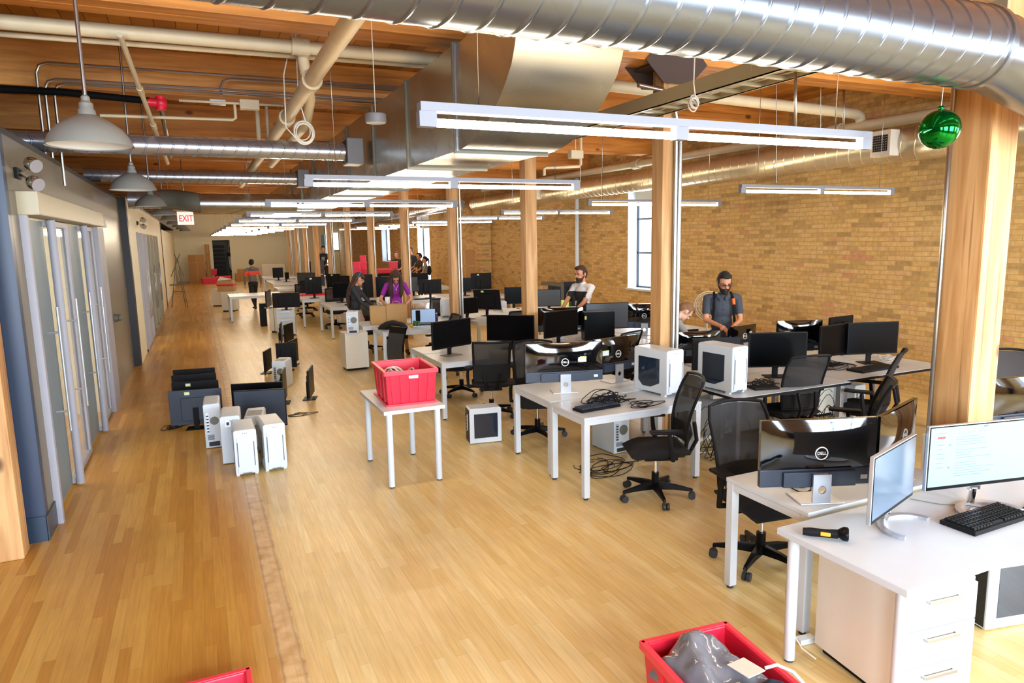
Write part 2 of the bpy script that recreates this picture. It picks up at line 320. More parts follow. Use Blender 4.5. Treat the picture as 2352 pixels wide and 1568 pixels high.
def window(i, x, y0, y1, z0, z1, bars=True, blind=.3):
    o = thing('window_%d' % i, None, None, (x, (y0+y1)/2, z0)); o['kind'] = 'structure'; w, h = y1-y0, z1-z0
    mb = MB(); t = .015
    mb.bb(-.3, .0, -w/2, -w/2+t, 0, h); mb.bb(-.3, .0, w/2-t, w/2, 0, h); mb.bb(-.34, .0, -w/2-.03, w/2+.03, -.03, .012); mb.bb(-.3, .0, -w/2, w/2, h-t, h)
    mb.build('reveal', 'wmetal', o)
    mb = MB(); mb.bb(-.06, -.02, -w/2, -w/2+.05, 0, h); mb.bb(-.06, -.02, w/2-.05, w/2, 0, h); mb.bb(-.06, -.02, -w/2, w/2, 0, .05)
    if bars: mb.bb(-.06, -.03, -.02, .02, 0, h); mb.bb(-.06, -.03, -w/2, w/2, h*.36-.02, h*.36+.02); mb.bb(-.06, -.03, -w/2, w/2, h*.7-.02, h*.7+.02)
    mb.build('frame', 'chin', o); MB().bb(-.02, -.01, -w/2, w/2, 0, h).build('pane', 'sky', o)
    if blind: MB().bb(-.1, -.09, -w/2+.02, w/2-.02, h-blind, h-.01).build('blind', 'blind', o)
for i, (a, b, c, d) in enumerate(H1): window(i+1, XR+.3, a, b, c, d)
for i, (a, b, c, d) in enumerate(H2): window(i+4, 8.62+.3, a, b, c, d, False, .5 if i == 0 else .1)
# far wall with doorway (recess) and two narrow windows
dx0, dx1 = atY(494, 640, YF).x, atY(534, 640, YF).x; dz = atY(515, 551, YF).z
mb = MB(); mb.bb(-4.2, dx0, YF, YF+.2, 0, CEIL); mb.bb(dx0, dx1, YF, YF+.2, dz, CEIL)
cx = atY(738, 560, YF).x; ex = atY(748, 560, YF).x
mb.bb(dx1, cx, YF, YF+.2, 0, CEIL); mb.bb(cx, ex, YF, YF+.2, 2.7, CEIL); mb.bb(ex, 9.4, YF, YF+.2, 0, CEIL)
struct('wall_far', mb, 'cream')
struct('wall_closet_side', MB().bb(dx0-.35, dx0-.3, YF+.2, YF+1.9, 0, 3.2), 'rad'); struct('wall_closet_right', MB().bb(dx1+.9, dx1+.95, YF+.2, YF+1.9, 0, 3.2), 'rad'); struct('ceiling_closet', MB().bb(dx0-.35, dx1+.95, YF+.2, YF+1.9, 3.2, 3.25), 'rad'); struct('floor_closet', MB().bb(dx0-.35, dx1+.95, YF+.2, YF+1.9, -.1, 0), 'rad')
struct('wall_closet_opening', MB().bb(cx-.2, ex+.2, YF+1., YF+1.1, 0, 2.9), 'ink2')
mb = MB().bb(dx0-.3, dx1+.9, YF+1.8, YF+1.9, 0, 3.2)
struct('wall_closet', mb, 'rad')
for i, (a, b, t, bt) in enumerate(((752, 761, 520, 612), (766, 776, 535, 574))):
    p, q = atY(a, bt, YF), atY(b, t, YF); o = thing('window_%d' % (6+i), None, None, (p.x, YF-.03, p.z)); o['kind'] = 'structure'
    MB().bb(0, q.x-p.x, 0, .02, 0, q.z-p.z).build('pane', 'sky', o); MB().bb(-.04, 0, -.01, .02, -.04, q.z-p.z).bb(q.x-p.x, q.x-p.x+.04, -.01, .02, -.04, q.z-p.z).bb(-.04, q.x-p.x+.04, -.01, .02, -.08, 0).build('frame', 'rad', o)
mb = MB()
for a, b in ((-3.6, -1.4), (-.2, 2.2), (3.4, 5.8), (7., 8.6)): mb.bb(a-1.2 if a > -3 else -4.2, a, YB-.3, YB, 0, CEIL)
mb.bb(8.6, 9.4, YB-.3, YB, 0, CEIL); mb.bb(-4.2, 9.4, YB-.3, YB, 0, .9); mb.bb(-4.2, 9.4, YB-.3, YB, 3.4, CEIL); struct('wall_back', mb, 'brick')
for i, (a, b) in enumerate(((-3.6, -1.4), (-.2, 2.2), (3.4, 5.8), (7., 8.6))):
    o = thing('window_%d' % (8+i), None, None, ((a+b)/2, YB-.15, .9)); o['kind'] = 'structure'; w = b-a
    mb = MB()
    for k in range(4): x = -w/2+w*k/3; mb.bb(x-.03, x+.03, -.03, .03, 0, 2.5)
    for z in (0, .8, 1.65, 2.45): mb.bb(-w/2, w/2, -.03, .03, z, z+.05)
    mb.build('frame', 'chin', o)
struct('wall_left', MB().bb(-4.3, -4.2, YB, YF, 0, CEIL), 'dark')
# meeting room fronts along the corridor
L1, WT = -1.2, 3.05
mb = MB(); mb.bb(L1-.1, L1, 6.15, 6.38, 0, WT); mb.bb(L1-.1, L1, 6.38, 11.15, 2.64, WT); mb.bb(L1-.1, L1, 11.15, 14.4, 0, WT)
struct('wall_corridor', mb, 'olive')
struct('wall_corridor_end', MB().bb(-4.2, L1, 6.05, 6.15, 0, WT), 'navy')
struct('baseboard_end', MB().bb(-4.2, L1+.004, 6.035, 6.05, 0, .2).bb(L1, L1+.012, 6.035, 6.38, 0, .2), 'navyb')
struct('ceiling_meeting_room', MB().bb(-4.2, L1, 6.05, 14.4, WT, WT+.05).bb(-4.2, -1.08, 14.4, YF, WT, WT+.05), 'ink2')
struct('trim_1', MB().bb(L1-.02, L1+.05, 6.38, 6.44, 0, 2.5), 'frame')
def sliding_door(i, y0, y1, label):
    o = thing('door_%d' % i, label, None, (L1, y0, 0)); o['kind'] = 'structure'; w = y1-y0
    MB().bb(-.05, -.02, .03, w*.46, .03, 2.46).build('frosted_panel', 'frost', o)
    MB().bb(-.03, -.01, w*.50, w-.06, .06, 2.42).build('glass_panel', 'glass', o)
    mb = MB(); mb.cyl((.045, w*.46, .02), (.045, w*.46, 2.47), .035, n=14); mb.build('round_stile', 'frame', o)
    mb = MB(); mb.bb(-.05, .01, w-.06, w, .02, 2.47); mb.bb(-.05, .01, w*.47, w-.06, .02, .07); mb.bb(-.05, .01, w*.47, w-.06, 2.42, 2.47); mb.bb(-.05, .01, 0, .04, .02, 2.47); mb.build('frame', 'frame', o)
    for k, yy in ((0, w*.28), (1, w*.80)):
        mb = MB(); x = .075; mb.cyl((x, yy, .62), (x, yy, 1.72), .011, n=10)
        for z in (.8, 1.5): mb.cyl((-.02, yy, z), (x, yy, z), .009, n=8)
        mb.build('handle', 'alu', o)
    return o
sliding_door(1, 6.44, 8.46, 'nearest sliding door, frosted and clear panels with long chrome bar handles')
sliding_door(2, 8.46, 10.5, 'second sliding door of the corridor, frosted and clear panels beside the pale jamb')
struct('trim_2', MB().bb(L1-.05, L1+.14, 6.36, 10.52, 2.48, 2.66), ['track'], .008)
struct('trim_3', MB().bb(L1-.05, L1+.06, 10.52, 11.15, 0, 2.48), 'frame')
L2 = -1.08
struct('wall_corridor_post', MB().bb(-1.75, L2, 14.4, 14.62, 0, WT), 'ink2')
mb = MB(); mb.bb(L2-.1, L2, 14.62, 16.2, 0, WT); mb.bb(L2-.1, L2, 16.2, 24.6, 2.5, WT); mb.bb(L2-.1, L2, 24.6, 27.9, 0, WT); mb.bb(-1.6, L2-.02, 28.1, YF, 0, 2.8)
struct('wall_corridor_back', mb, 'cream'); struct('wall_corridor_post_far', MB().bb(-1.8, L2+.02, 27.9, 28.1, 0, WT), 'ink2')
for i, (a, b) in enumerate(((16.25, 19.0), (19.0, 21.8), (21.8, 24.55))):
    o = thing('door_%d' % (3+i), 'glass sliding door far along the corridor', None, (L2, a, 0)); o['kind'] = 'structure'; w = b-a
    MB().bb(-.05, -.03, .05, w-.05, .05, 2.45).build('glass_panel', 'frost' if i else 'glass', o)
    MB().bb(-.06, .03, 0, .06, 0, 2.5).bb(-.06, .03, w-.06, w, 0, 2.5).bb(-.06, .03, w*.48, w*.52, 0, 2.5).bb(-.06, .02, 0, w, 0, .05).build('frame', 'track' if i else 'frame', o)
    for yy in (w*.40, w*.60):
        mb = MB().cyl((.07, yy, .6), (.07, yy, 1.7), .010, n=8)
        for z in (.8, 1.5): mb.cyl((-.03, yy, z), (.07, yy, z), .008, n=6)
        mb.build('handle', 'alu', o)
# interior of the meeting rooms
struct('wall_meeting_room', MB().bb(-4.19, -4.1, 6.03, 27.9, 0, WT).bb(-4.1, -1.31, 14.2, 14.3, 0, WT).bb(-4.1, -1.31, 10.6, 10.7, 0, WT), 'cream')
# ------------------------------------------------------------------ timber frame
PY = [2.65, 5.72, 8.82, 11.95, 15.15, 18.4, 21.5, 24.7, 27.7, 30.5, 33.4, 36.2, 39.2, 42.2]; PX = 4.31
for i, y in enumerate([-.4]+PY): struct('trim_%d' % (10+i), MB().bb(-4.2, XR, y-.16, y-.005, BEAMZ, CEIL).bb(-4.2, XR, y+.005, y+.16, BEAMZ, CEIL), 'beam', .008)
for i, x in enumerate((-1.42, PX)):
    pass
ordn = ['nearest', 'second', 'third', 'fourth', 'fifth', 'sixth', 'seventh', 'eighth', 'ninth', 'tenth', 'eleventh', 'twelfth', 'thirteenth', 'fourteenth']
cond = {1: 2, 3: 2, 4: 1, 5: 1, 6: 1, 7: 2, 9: 1, 10: 2, 11: 2}
plabel = {0: 'nearest and widest knotty pine column, at right behind the lit silver monitor', 1: 'knotty pine column with a pair of steel conduits, left of the bearded man',
          2: 'bare pine column without conduits, behind the black flat screens in mid room', 3: 'pine column with two steel conduits, right of the woman in purple',
          4: 'pine column with a steel conduit just behind the woman in purple', 5: 'pine column between the two women with a conduit down its face'}
for i, y in enumerate(PY[:12]):
    o = thing('timber_column', plabel.get(i, ordn[i]+' pine column of the row running down the room'), 'column', (PX, y, 0), 0, 'pine columns down the middle of the room')
    s = .125 if i == 0 else .09
    MB().box((0, 0, (BEAMZ-.02)/2), (2*s, 2*s, BEAMZ-.02)).build('post', 'post', o, .012)
    if i < 8:
        hx = [(-.36, .02), (-.2, .19), (.2, .19), (.36, .02), (.16, -.17), (-.16, -.17)]
        mb = MB()
        for q in (-1, 1): mb.prism([(a, b+BEAMZ-.02) for a, b in hx], q*.17-.006, q*.17+.006, 'XZ')
        for k in (-.12, .12): mb.cyl((k, -.19, BEAMZ+.09), (k, -.175, BEAMZ+.09), .018, n=8)
        mb.bb(-.26, .26, -.17, .17, BEAMZ-.04, BEAMZ-.02); mb.build('beam_bracket', 'brown', o)
    n = cond.get(i, 0)
    for k in range(n):
        x = .045+.05*k; mb = MB().tube([(x, -s-.028, .05), (x, -s-.028, 2.9+.4*k)] + ([(x, -s-.03, 3.35), (x-.05, -s-.05, 3.52), (x-.2, -s-.07, 3.6), (x-.5, -s-.1, 3.62)] if k == 0 and i == 1 else []), .017 if i != 1 else .022, 10); mb.build('conduit', 'steel', o)
    if i == 0: MB().cyl((-s-.016, s-.02, .3), (-s-.016, s-.02, 3.8), .014, n=8).build('conduit', 'steel', o)
o = thing('timber_column', 'weathered pine column cut by the left edge of the frame', 'column', (-1.47, 5.84, 0))
MB().box((0, 0, BEAMZ/2-.01), (.34, .18, BEAMZ-.02)).build('post', 'post', o, .012)
# ------------------------------------------------------------------ ducts
def spiral(mb, pts, r, pitch=.13, n=28, mi=0, h=.006):
    """straight spiral-seam duct between two points; the seam is a raised helix"""
    a, b = Vector(pts[0]), Vector(pts[1]); d = b-a; Ln = d.length; t = d/Ln; u = t.cross(Vector((0, 0, 1))).normalized(); v = t.cross(u)
    rows = []; k = int(Ln/pitch)
    for i in range(-1, k+1):
        for ds, dr in ((-.004, 0), (0, 0), (.005, h), (.013, h), (.018, 0), (.022, 0)):
            ring = []
            for j in range(n):
                an = 2*math.pi*j/n; s = (i + abs(j/n*2-1))*pitch*1.0 + ds; s = max(0, min(Ln, s)); rr = r+dr
                ring.append(a + t*s + u*rr*math.cos(an) + v*rr*math.sin(an))
            rows.append(ring)
    rows.append([b + u*r*math.cos(2*math.pi*j/n) + v*r*math.sin(2*math.pi*j/n) for j in range(n)])
    return mb.loft(rows, mi)
o = thing('spiral_duct', 'large round silver spiral duct crossing the top right of the room', 'duct', (0, 2.22, 3.105))
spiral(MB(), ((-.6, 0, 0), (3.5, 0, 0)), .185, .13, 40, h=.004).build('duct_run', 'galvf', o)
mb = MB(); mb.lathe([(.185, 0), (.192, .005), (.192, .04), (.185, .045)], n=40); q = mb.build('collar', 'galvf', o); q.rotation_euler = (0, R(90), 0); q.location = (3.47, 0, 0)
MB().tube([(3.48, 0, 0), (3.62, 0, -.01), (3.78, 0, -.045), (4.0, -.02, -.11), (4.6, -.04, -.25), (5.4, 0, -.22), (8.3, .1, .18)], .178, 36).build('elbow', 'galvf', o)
TX0, TX1, TZ0, TZ1 = 1.86, 2.62, 2.90, 3.66
def rect_sec(mb, y0, y1, x0=TX0, x1=TX1, z0=TZ0, z1=TZ1): mb.bb(x0, x1, y0, y1, z0, z1)
o = thing('rectangular_duct', 'big square sheet metal trunk duct with curved elbow above the lights', 'duct', (0, 0, 0))
ys = [5.03, 6.3, 7.6, 9.0, 10.4, 11.8, 13.2, 14.6]
for a, b in zip(ys, ys[1:]): rect = MB(); rect_sec(rect, a+.012, b-.012); rect.build('duct_section', 'galv2', o)
for y in ys: MB().bb(TX0-.018, TX1+.018, y-.014, y+.014, TZ0-.018, TZ1+.018).build('flange', 'rad', o)
mb = MB(); mb.bb(TX0+.04, TX1-.04, 14.6, 22, TZ0+.06, TZ1-.14); mb.bb(TX0+.08, TX1-.08, 22, 32, TZ0+.12, TZ1-.24); mb.build('reduced_run', 'galv2', o)
# curved elbow turning the trunk upwards
oc = Vector((0, 5.02, 3.86)); rings = []
for i in range(15):
    a = R(-90-90*i/14); co, ro, ri = (math.cos(a), math.sin(a)), .96, .2
    yo, zo, yi, zi = oc.y+ro*co[0], oc.z+ro*co[1], oc.y+ri*co[0], oc.z+ri*co[1]
    xa = TX0+.09*min(1, i/9); rings.append([(xa, yo, zo), (TX1+.14*min(1, i/9), yo, zo), (TX1+.14*min(1, i/9), yi, zi), (xa, yi, zi)])
rings.append([(TX0+.09, 4.06, 4.3), (TX1+.14, 4.06, 4.3), (TX1+.14, 4.82, 4.3), (TX0+.09, 4.82, 4.3)])
MB().loft(rings).build('curved_elbow', 'galv2', o)
MB().bb(TX0-.01, TX0+.012, 5.0, 5.02, TZ0, TZ1).build('seam', 'galv', o)
for k, (Y, z, r, x0) in enumerate(((8., 3.23, .095, -2.4), (12., 3.27, .095, -1.4))):
    o = thing('branch_duct', ('spiral branch duct running left from the trunk behind the first grey pendant lamp', 'second, thinner looking spiral branch duct farther down the room')[k], 'duct', (0, Y, z))
    spiral(MB(), ((x0, 0, 0), (1.62, 0, 0)), r, .12, 24).build('duct_run', 'galv', o)
    MB().bb(1.62, 1.80, -.15, .15, -.14, .14).build('register_box', 'fix', o, .01)
    mb = MB()
    for q in range(6): mb.bb(1.612, 1.62, -.12+.04*q, -.10+.04*q, -.12, .12)
    mb.build('grille', 'vent', o)
o = thing('branch_duct', 'wide spiral branch duct with a dark elbow joint behind the exit sign', 'duct', (0, 14., 2.97))
spiral(MB(), ((.15, 0, 0), (1.84, 0, 0)), .18, .9, 28).build('duct_run', 'galv2', o)
MB().tube([(.2, 0, 0), (.05, .0, .02), (-.08, .1, .05), (-.25, .2, .08), (-.5, .22, .08)], .18, 10).build('elbow', 'rad', o)
MB().cyl((1., 0, .17), (1., 0, CEIL-2.97), .006, n=6).build('hanger_rod', 'steel', o)
spiral(MB(), ((-1.02, .22, .08), (-.4, .22, .08)), .17, .14, 24).build('duct_run', 'galv', o)
o = thing('wall_duct', 'long silver spiral duct hung along the brick wall', 'duct', (8.35, 0, 3.34))
spiral(MB(), ((0, 2.2, 0), (0, 21.0, 0)), .205, .19, 30).build('duct_run', 'galvw', o)
p = atX(2020, 330, 8.15); mb = MB().bb(-.34, -.17, p.y-.26, p.y+.02, -.16, .16); mb.build('register_box', 'offwhite', o, .008)
mb = MB()
for i in range(7): mb.bb(-.349, -.341, p.y-.22, p.y-.02, -.10+.03*i, -.083+.03*i)
for i in range(7): mb.bb(-.349, -.341, p.y-.22+.031*i, p.y-.213+.031*i, -.10, .1)
mb.build('grille', 'vent', o)
for y in (10.6, 16.0): MB().bb(-.33, -.17, y, y+.3, -.13, .13).build('register_box', 'offwhite', o, .008)
o = thing('wall_duct', 'round duct continuing along the far brick wall', 'duct', (7.95, 0, 3.34)); spiral(MB(), ((0, 21.4, 0), (0, 40, 0)), .2, .3, 20).build('duct_run', 'galv', o)
# ------------------------------------------------------------------ pipes, conduits, tray
def pipe(name, label, cat, pts, r, mt, n=12, fit=(), group=None):
    mb = MB().tube(pts, r, n)
    for p, q in fit: mb.cyl(p, q, r*1.35, n=n)
    return tag(mb.build(name, mt), label, cat, group)
pipe('sprinkler_main', 'thick cream painted main pipe crossing the upper left under the deck', 'pipe', [(-4.1, 6.5, 3.88), (4.0, 6.5, 3.95)], .058, 'pipe', fit=[((.9, 6.5, 3.93), (1.05, 6.5, 3.93))])
pipe('sprinkler_pipe', 'thin cream pipe right below the thick cream main pipe', 'pipe', [(-4.1, 6.75, 3.84), (2.2, 6.75, 3.92)], .022, 'pipe', 8)
pipe('drain_pipe', 'fat cream pipe running away diagonally in the picture, above the branch ducts', 'pipe', [(.96, 4.1, 3.55), (.97, 8.6, 3.50), (1.0, 16, 3.46)], .062, 'pipe', 14, fit=[((.965, 5.9, 3.53), (.965, 6.05, 3.53)), ((.97, 7.6, 3.51), (.97, 7.8, 3.51))])
pipe('drain_pipe', 'second cream pipe beside the fat diagonal one, dropping from the main pipe', 'pipe', [(1.0, 6.6, 3.95), (1.02, 6.62, 3.8), (1.10, 6.9, 3.58), (1.16, 7.6, 3.46), (1.18, 11.5, 3.43)], .05, 'pipe', 12)
a, b = atY(275, 80, 6.3), atY(385, 375, 9.9); pipe('sprinkler_branch', 'narrow brass toned pipe slanting down past the grey lamp rods', 'pipe', [a, a*.66+b*.34, b], .022, 'pipe', 8, fit=[(a*.7+b*.3, a*.66+b*.34), (a*.42+b*.58, a*.38+b*.62)])
a, b = atY(370, 245, 8.2), atY(392, 360, 10.2); pipe('sprinkler_branch', 'short grey pipe dropping below the red coupling', 'pipe', [a, b], .024, 'steel', 8)
a, b = atY(150, 212, 8.1), atY(345, 232, 8.1); pipe('sprinkler_line', 'black pipe leading to the red coupling at upper left', 'pipe', [(-3.5, 8.1, a.z-.02), a, b], .035, 'dark', 10)
c = atY(362, 236, 8.1); mb = MB().cyl((c.x-.09, c.y, c.z), (c.x+.06, c.y, c.z), .045, n=10).cyl((c.x+.03, c.y, c.z-.07), (c.x+.03, c.y, c.z+.06), .05, n=10).ell((c.x+.03, c.y, c.z), (.06, .06, .06)); tag(mb.build('pipe_coupling', 'red'), 'red pipe coupling at the end of the black ceiling pipe', 'coupling')
for i, (pp, q) in enumerate((((80, 142), 0), ((100, 180), .03), ((122, 190), .05), ((505, 180), .0))):
    a = atY(pp[0], pp[1], 8.35); drop = 1.0 if i < 3 else .18
    pts = [(a.x, 8.35, a.z-drop), (a.x, 8.35, a.z-.1), (a.x+.03, 8.35, a.z-.03), (a.x+.1, 8.35, a.z), (3.6, 8.35, a.z+.02)]
    pipe('steel_conduit', ['uppermost of the bent steel conduits at upper left', 'steel conduit bending up second from the left near the dark corner', 'steel conduit bending up third from the left near the dark corner', 'short steel conduit with a bend ending in a small junction box'][i], 'conduit', pts, .014, 'steel', 8, group='steel conduits under the deck')
j = atY(500, 235, 8.35); jb = MB().box((j.x, 8.35, j.z), (.16, .1, .05)); tag(jb.build('junction_box', 'alu', None, .006), 'small flat junction box under the bent conduit', 'junction box')
j = atY(572, 243, 8.35); tag(MB().box((j.x, 8.3, j.z), (.2, .1, .1)).build('junction_box', 'pipe', None, .006), 'cream junction box between the conduit bend and the diagonal pipe', 'junction box')
a = atY(435, 232, 8.3); pipe('sprinkler_pipe', 'thin pale pipe under the conduits, ending in a short drop', 'pipe', [(a.x-.1, 8.3, a.z), (a.x+.95, 8.3, a.z+.01)], .014, 'pipe', 8)
a = atY(230, 265, 8.3); b = atY(535, 275, 8.3); pipe('sprinkler_pipe', 'thin pale pipe behind the first grey lamp, turned up at its right end', 'pipe', [a, b, b+Vector((.03, 0, .02)), b+Vector((.03, 0, .16))], .016, 'pipe', 8)
for i, yy in enumerate((10.6, 11.2, 17, 19.5, 23, 27)):
    zz = [3.55, 3.7, 3.3, 3.35, 3.4, 3.4][i]
    pipe('sprinkler_pipe', ['cream crosswise pipe just before the second branch duct', 'cream crosswise pipe above the second branch duct', 'cream crosswise pipe beyond the exit sign', 'second cream crosswise pipe beyond the exit sign', 'third cream crosswise pipe beyond the exit sign', 'farthest cream crosswise pipe beyond the exit sign'][i], 'pipe', [(-2.5, yy, zz), (2.4, yy, zz+.02)], .03 if i % 2 else .018, 'pipe', 8)
for i, xx in enumerate((.2, .95)):
    a = atY(590+22*i, 245, 9.1); pipe('pipe_hanger', ['cream vertical pipe left of the diagonal pipe above the branch duct', 'cream vertical stub beside the diagonal pipe'][i], 'pipe', [(a.x, 9.1, a.z-.45), (a.x, 9.1, CEIL)], .028-.008*i, 'pipe', 8)
a = atY(1430, 195, 7.); b = atY(1975, 262, 7.)
pipe('drain_pipe', 'thick cream pipe crossing right of the curved duct, elbowed at the brick wall', 'pipe', [(2.9, 7, a.z+.02), (b.x-.1, 7, b.z), (b.x, 7, b.z-.03), (b.x+.03, 7, b.z-.12), (b.x+.03, 7.05, b.z-.3)], .07, 'pipe', 14)
pipe('drain_pipe', 'long thick cream pipe along the brick wall above the duct', 'pipe', [(8.62, 2., 3.66), (8.62, 21., 3.80)], .075, 'pipe', 14, fit=[((8.62, 7.3, 3.69), (8.62, 7.5, 3.69)), ((8.62, 12.3, 3.73), (8.62, 12.5, 3.73))])
a = atY(1250, 385, 10.); b = atY(1330, 382, 10.); pipe('sprinkler_pipe', 'short cream pipe with an elbow left of the wall duct', 'pipe', [a-Vector((0, 0, .12)), a-Vector((0, 0, .02)), a+Vector((.03, 0, 0)), b, (b.x+.03, b.y, b.z+.03), (b.x+.04, b.y, CEIL)], .025, 'pipe', 8)
pipe('down_pipe', 'white vertical pipe on the brick wall above the man in the two tone shirt', 'pipe', [(8.9, 15.4, .2), (8.9, 15.4, 3.7)], .055, 'wmetal', 12)
o = thing('cable_tray', 'galvanised ladder cable tray rising to the right past the conduit column', 'cable tray', (3.87, 0, 3.38))
for x in (0, .32): MB().bb(x-.006, x+.006, 2.5, 8.4, 0, .125).bb(x-.006+(.0 if x else 0), x+.03 if not x else x+.006, 2.5, 8.4, 0, .008).build('side_rail', 'trayc', o)
for i in range(24): MB().bb(0, .32, 2.55+.25*i, 2.59+.25*i, .008, .03).build('rung', 'trayc', o)
mb = MB()
for k in range(7):
    ph = random.random()*6; mb.tube([(.05+.035*k+.02*math.sin(y*1.7+ph), y, .045+.01*math.sin(y*3+ph)) for y in [2.5+.25*i for i in range(24)]], .006, 5)
tag(mb.build('cable_bundle', 'cordw', None, loc=(3.87, 0, 3.38)), 'bundle of pale cables lying in the ladder tray', 'cables', None)
for i, (x, y) in enumerate(((3.72, 4.1), (4.04, 4.1))): MB().cyl((x-3.72, y, .0), (x-3.72, y, CEIL-3.38), .007, n=6).build('hanger_rod', 'steel', o)
def coil(label, c, r, mt, nn=5, tail=None):
    mb = MB(); rnd = random.Random(int(c[0]*100))
    for k in range(nn):
        rr = r*(.78+.3*rnd.random()); ox, oz = rnd.uniform(-.015, .015), rnd.uniform(-.02, .02)
        mb.tube([(c[0]+ox+rr*math.cos(t), c[1]+.008*k+.01*math.sin(t), c[2]+oz+rr*1.15*math.sin(t)) for t in [2*math.pi*i/28 for i in range(28)]], .006, 6, closed=True)
    for t in tail or []: mb.tube(t, .006, 6)
    return tag(mb.build('cable_coil', mt), label, 'cable coil')
c = atY(698, 302, 6.9); coil('coiled white cable hanging beside the diagonal cream pipe', c, .09, 'cordw', 6, [[(c.x+.02, c.y, c.z+.09), (c.x-.03, c.y, c.z+.3), (c.x-.02, c.y, CEIL)], [(c.x-.08, c.y, c.z-.06), (c.x-.16, c.y, c.z+.03), (c.x-.15, c.y, c.z+.5), (c.x-.0, c.y, CEIL)]])
c = atY(1597, 236, 4.6); coil('small coil of white cable hanging under the ladder tray', c, .04, 'cordw', 5, [[(c.x, c.y, c.z+.04), (c.x-.02, c.y, c.z+.15), (c.x, c.y, CEIL)]])
# ------------------------------------------------------------------ hanging fittings
def make_fixture():
    o = thing('strip_light', 'x', 'light', group='fluorescent strip lights over the desks'); L = 1.25
    MB().bb(-L, L, -.026, .026, .0, .034).build('housing', 'fix', o)
    for x in (-L+.03, 0, L-.03): MB().bb(x-.035, x+.035, -.022, .022, -.058, 0).build('socket', 'fix', o)
    for s in (-1, 1): MB().cyl((s*.05, 0, -.040), (s*(L-.07), 0, -.040), .0165, n=10, cap=False).build('tube', 'tube', o)
    for x in (-L+.25, L-.25): MB().cyl((x, 0, .034), (x, 0, CEIL-2.73), .003, n=5).build('suspension_wire', 'steel', o)
    return o
names = ['nearest strip light, across the front of the curved duct', 'second strip light of the long row under the trunk duct', 'third strip light of the long row under the trunk duct']
for i, y in enumerate([2.65, 5.73, 9.06, 12.45, 15.8, 19.1, 22.4, 25.7, 29.0, 32.3, 35.6, 38.9, 42.2]):
    make('fix', make_fixture, (2.08, y, 2.73), 0, names[i] if i < 3 else (ordn[i]+' strip light from the front in the long row'))
rn = ['strip light over the right desks, nearest to the brick wall duct grille', 'strip light over the right desks just beyond the conduit column', 'third strip light of the right row, before the brick window', 'fourth strip light of the right row', 'fifth strip light of the right row', 'sixth strip light of the right row', 'seventh strip light of the right row', 'eighth strip light of the right row']
for i, (x, y) in enumerate(((6.84, 6.04), (6.57, 8.89), (6.62, 12.19), (6.7, 15.4), (6.7, 18.6), (6.6, 22), (6.6, 25.3), (6.6, 28.6))): make('fix', make_fixture, (x, y, 2.75), 0, rn[i], 'fluorescent strip lights by the brick wall')
def make_pendant():
    o = thing('pendant_lamp', 'x', 'lamp', group='grey dome lamps along the corridor')
    MB().lathe([(.30, 0), (.295, .012), (.27, .06), (.225, .11), (.15, .155), (.075, .185), (.06, .19)], n=36).build('shade', 'lampg', o)
    MB().lathe([(.285, .006), (.255, .06), (.205, .105), (.13, .145), (.01, .165)], n=32).build('inner_shade', 'lampw', o)
    MB().lathe([(.062, .19), (.06, .215), (.048, .23), (.048, .26), (.03, .275), (.03, .30), (.018, .31)], n=20, cap=True).build('socket', 'lampg', o)
    MB().cyl((0, 0, .3), (0, 0, CEIL-2.72), .015, n=10).build('rod', 'steel', o); return o
pl = ['nearest big grey dome lamp on a rod at upper left', 'second grey dome lamp on a rod along the corridor', 'third grey dome lamp, just left of the exit sign']
for i in range(9):
    p = atY((208, 297, 334, 362, 376, 386, 395, 402, 408)[i], 340, (4.75, 8.3, 11.7, 15, 18.4, 21.8, 25.2, 28.6, 32)[i])
    o = make('pend', make_pendant, (p.x, p.y, 2.81-.004*i), 0, pl[i] if i < 3 else ordn[i]+' grey dome lamp along the corridor')
    s = (.76, .74, .74, .74, .74, .74, .74, .74, .74)[i]; o.scale = (s, s, .92)
o = thing('exit_sign', 'white sign with red lettering hung from a rod at the left', 'exit sign', atY(426, 501, 15.))
MB().box((0, 0, 0), (.29, .045, .25)).build('sign_box', 'exitw', o, .008); MB().bb(-.15, .15, -.03, .03, .125, .165).build('canopy', 'pipe', o, .006)
text('lettering', 'EXIT', .17, 'exitr', o, (.008, -.026, -.01), (R(90), 0, 0), .002, .72)
MB().cyl((0, 0, .16), (0, 0, CEIL-2.9), .008, n=6).build('rod', 'steel', o)
mb = MB(); [mb.ell((x, -.02, .18), (.02, .02, .02)) for x in (-.07, .07)]; mb.build('lamp_head', 'chrome', o)
p = atY(863, 272, 5.4); o = thing('ceiling_speaker', 'white drum shaped speaker hanging on a cord left of the trunk duct', 'speaker', p)
MB().lathe([(.0, .035), (.075, .035), (.08, .03), (.08, -.025), (.074, -.035), (.0, -.035)], n=28).build('drum', 'fix', o); MB().cyl((0, 0, .03), (0, 0, CEIL-p.z), .004, n=5).build('cord', 'cordw', o)
p = atY(2158, 297, 2.38); o = thing('mirror_ball', 'shiny green ball ornament hanging beside the nearest column', 'ornament', p)
MB().ell((0, 0, 0), (.098, .098, .098), n=24, k=14).build('ball', 'green', o); MB().cyl((0, 0, .095), (0, 0, .115), .012, n=8).build('cap', 'green', o); MB().cyl((0, 0, .11), (.03, 0, .55), .002, n=4).build('string', 'cordw', o)
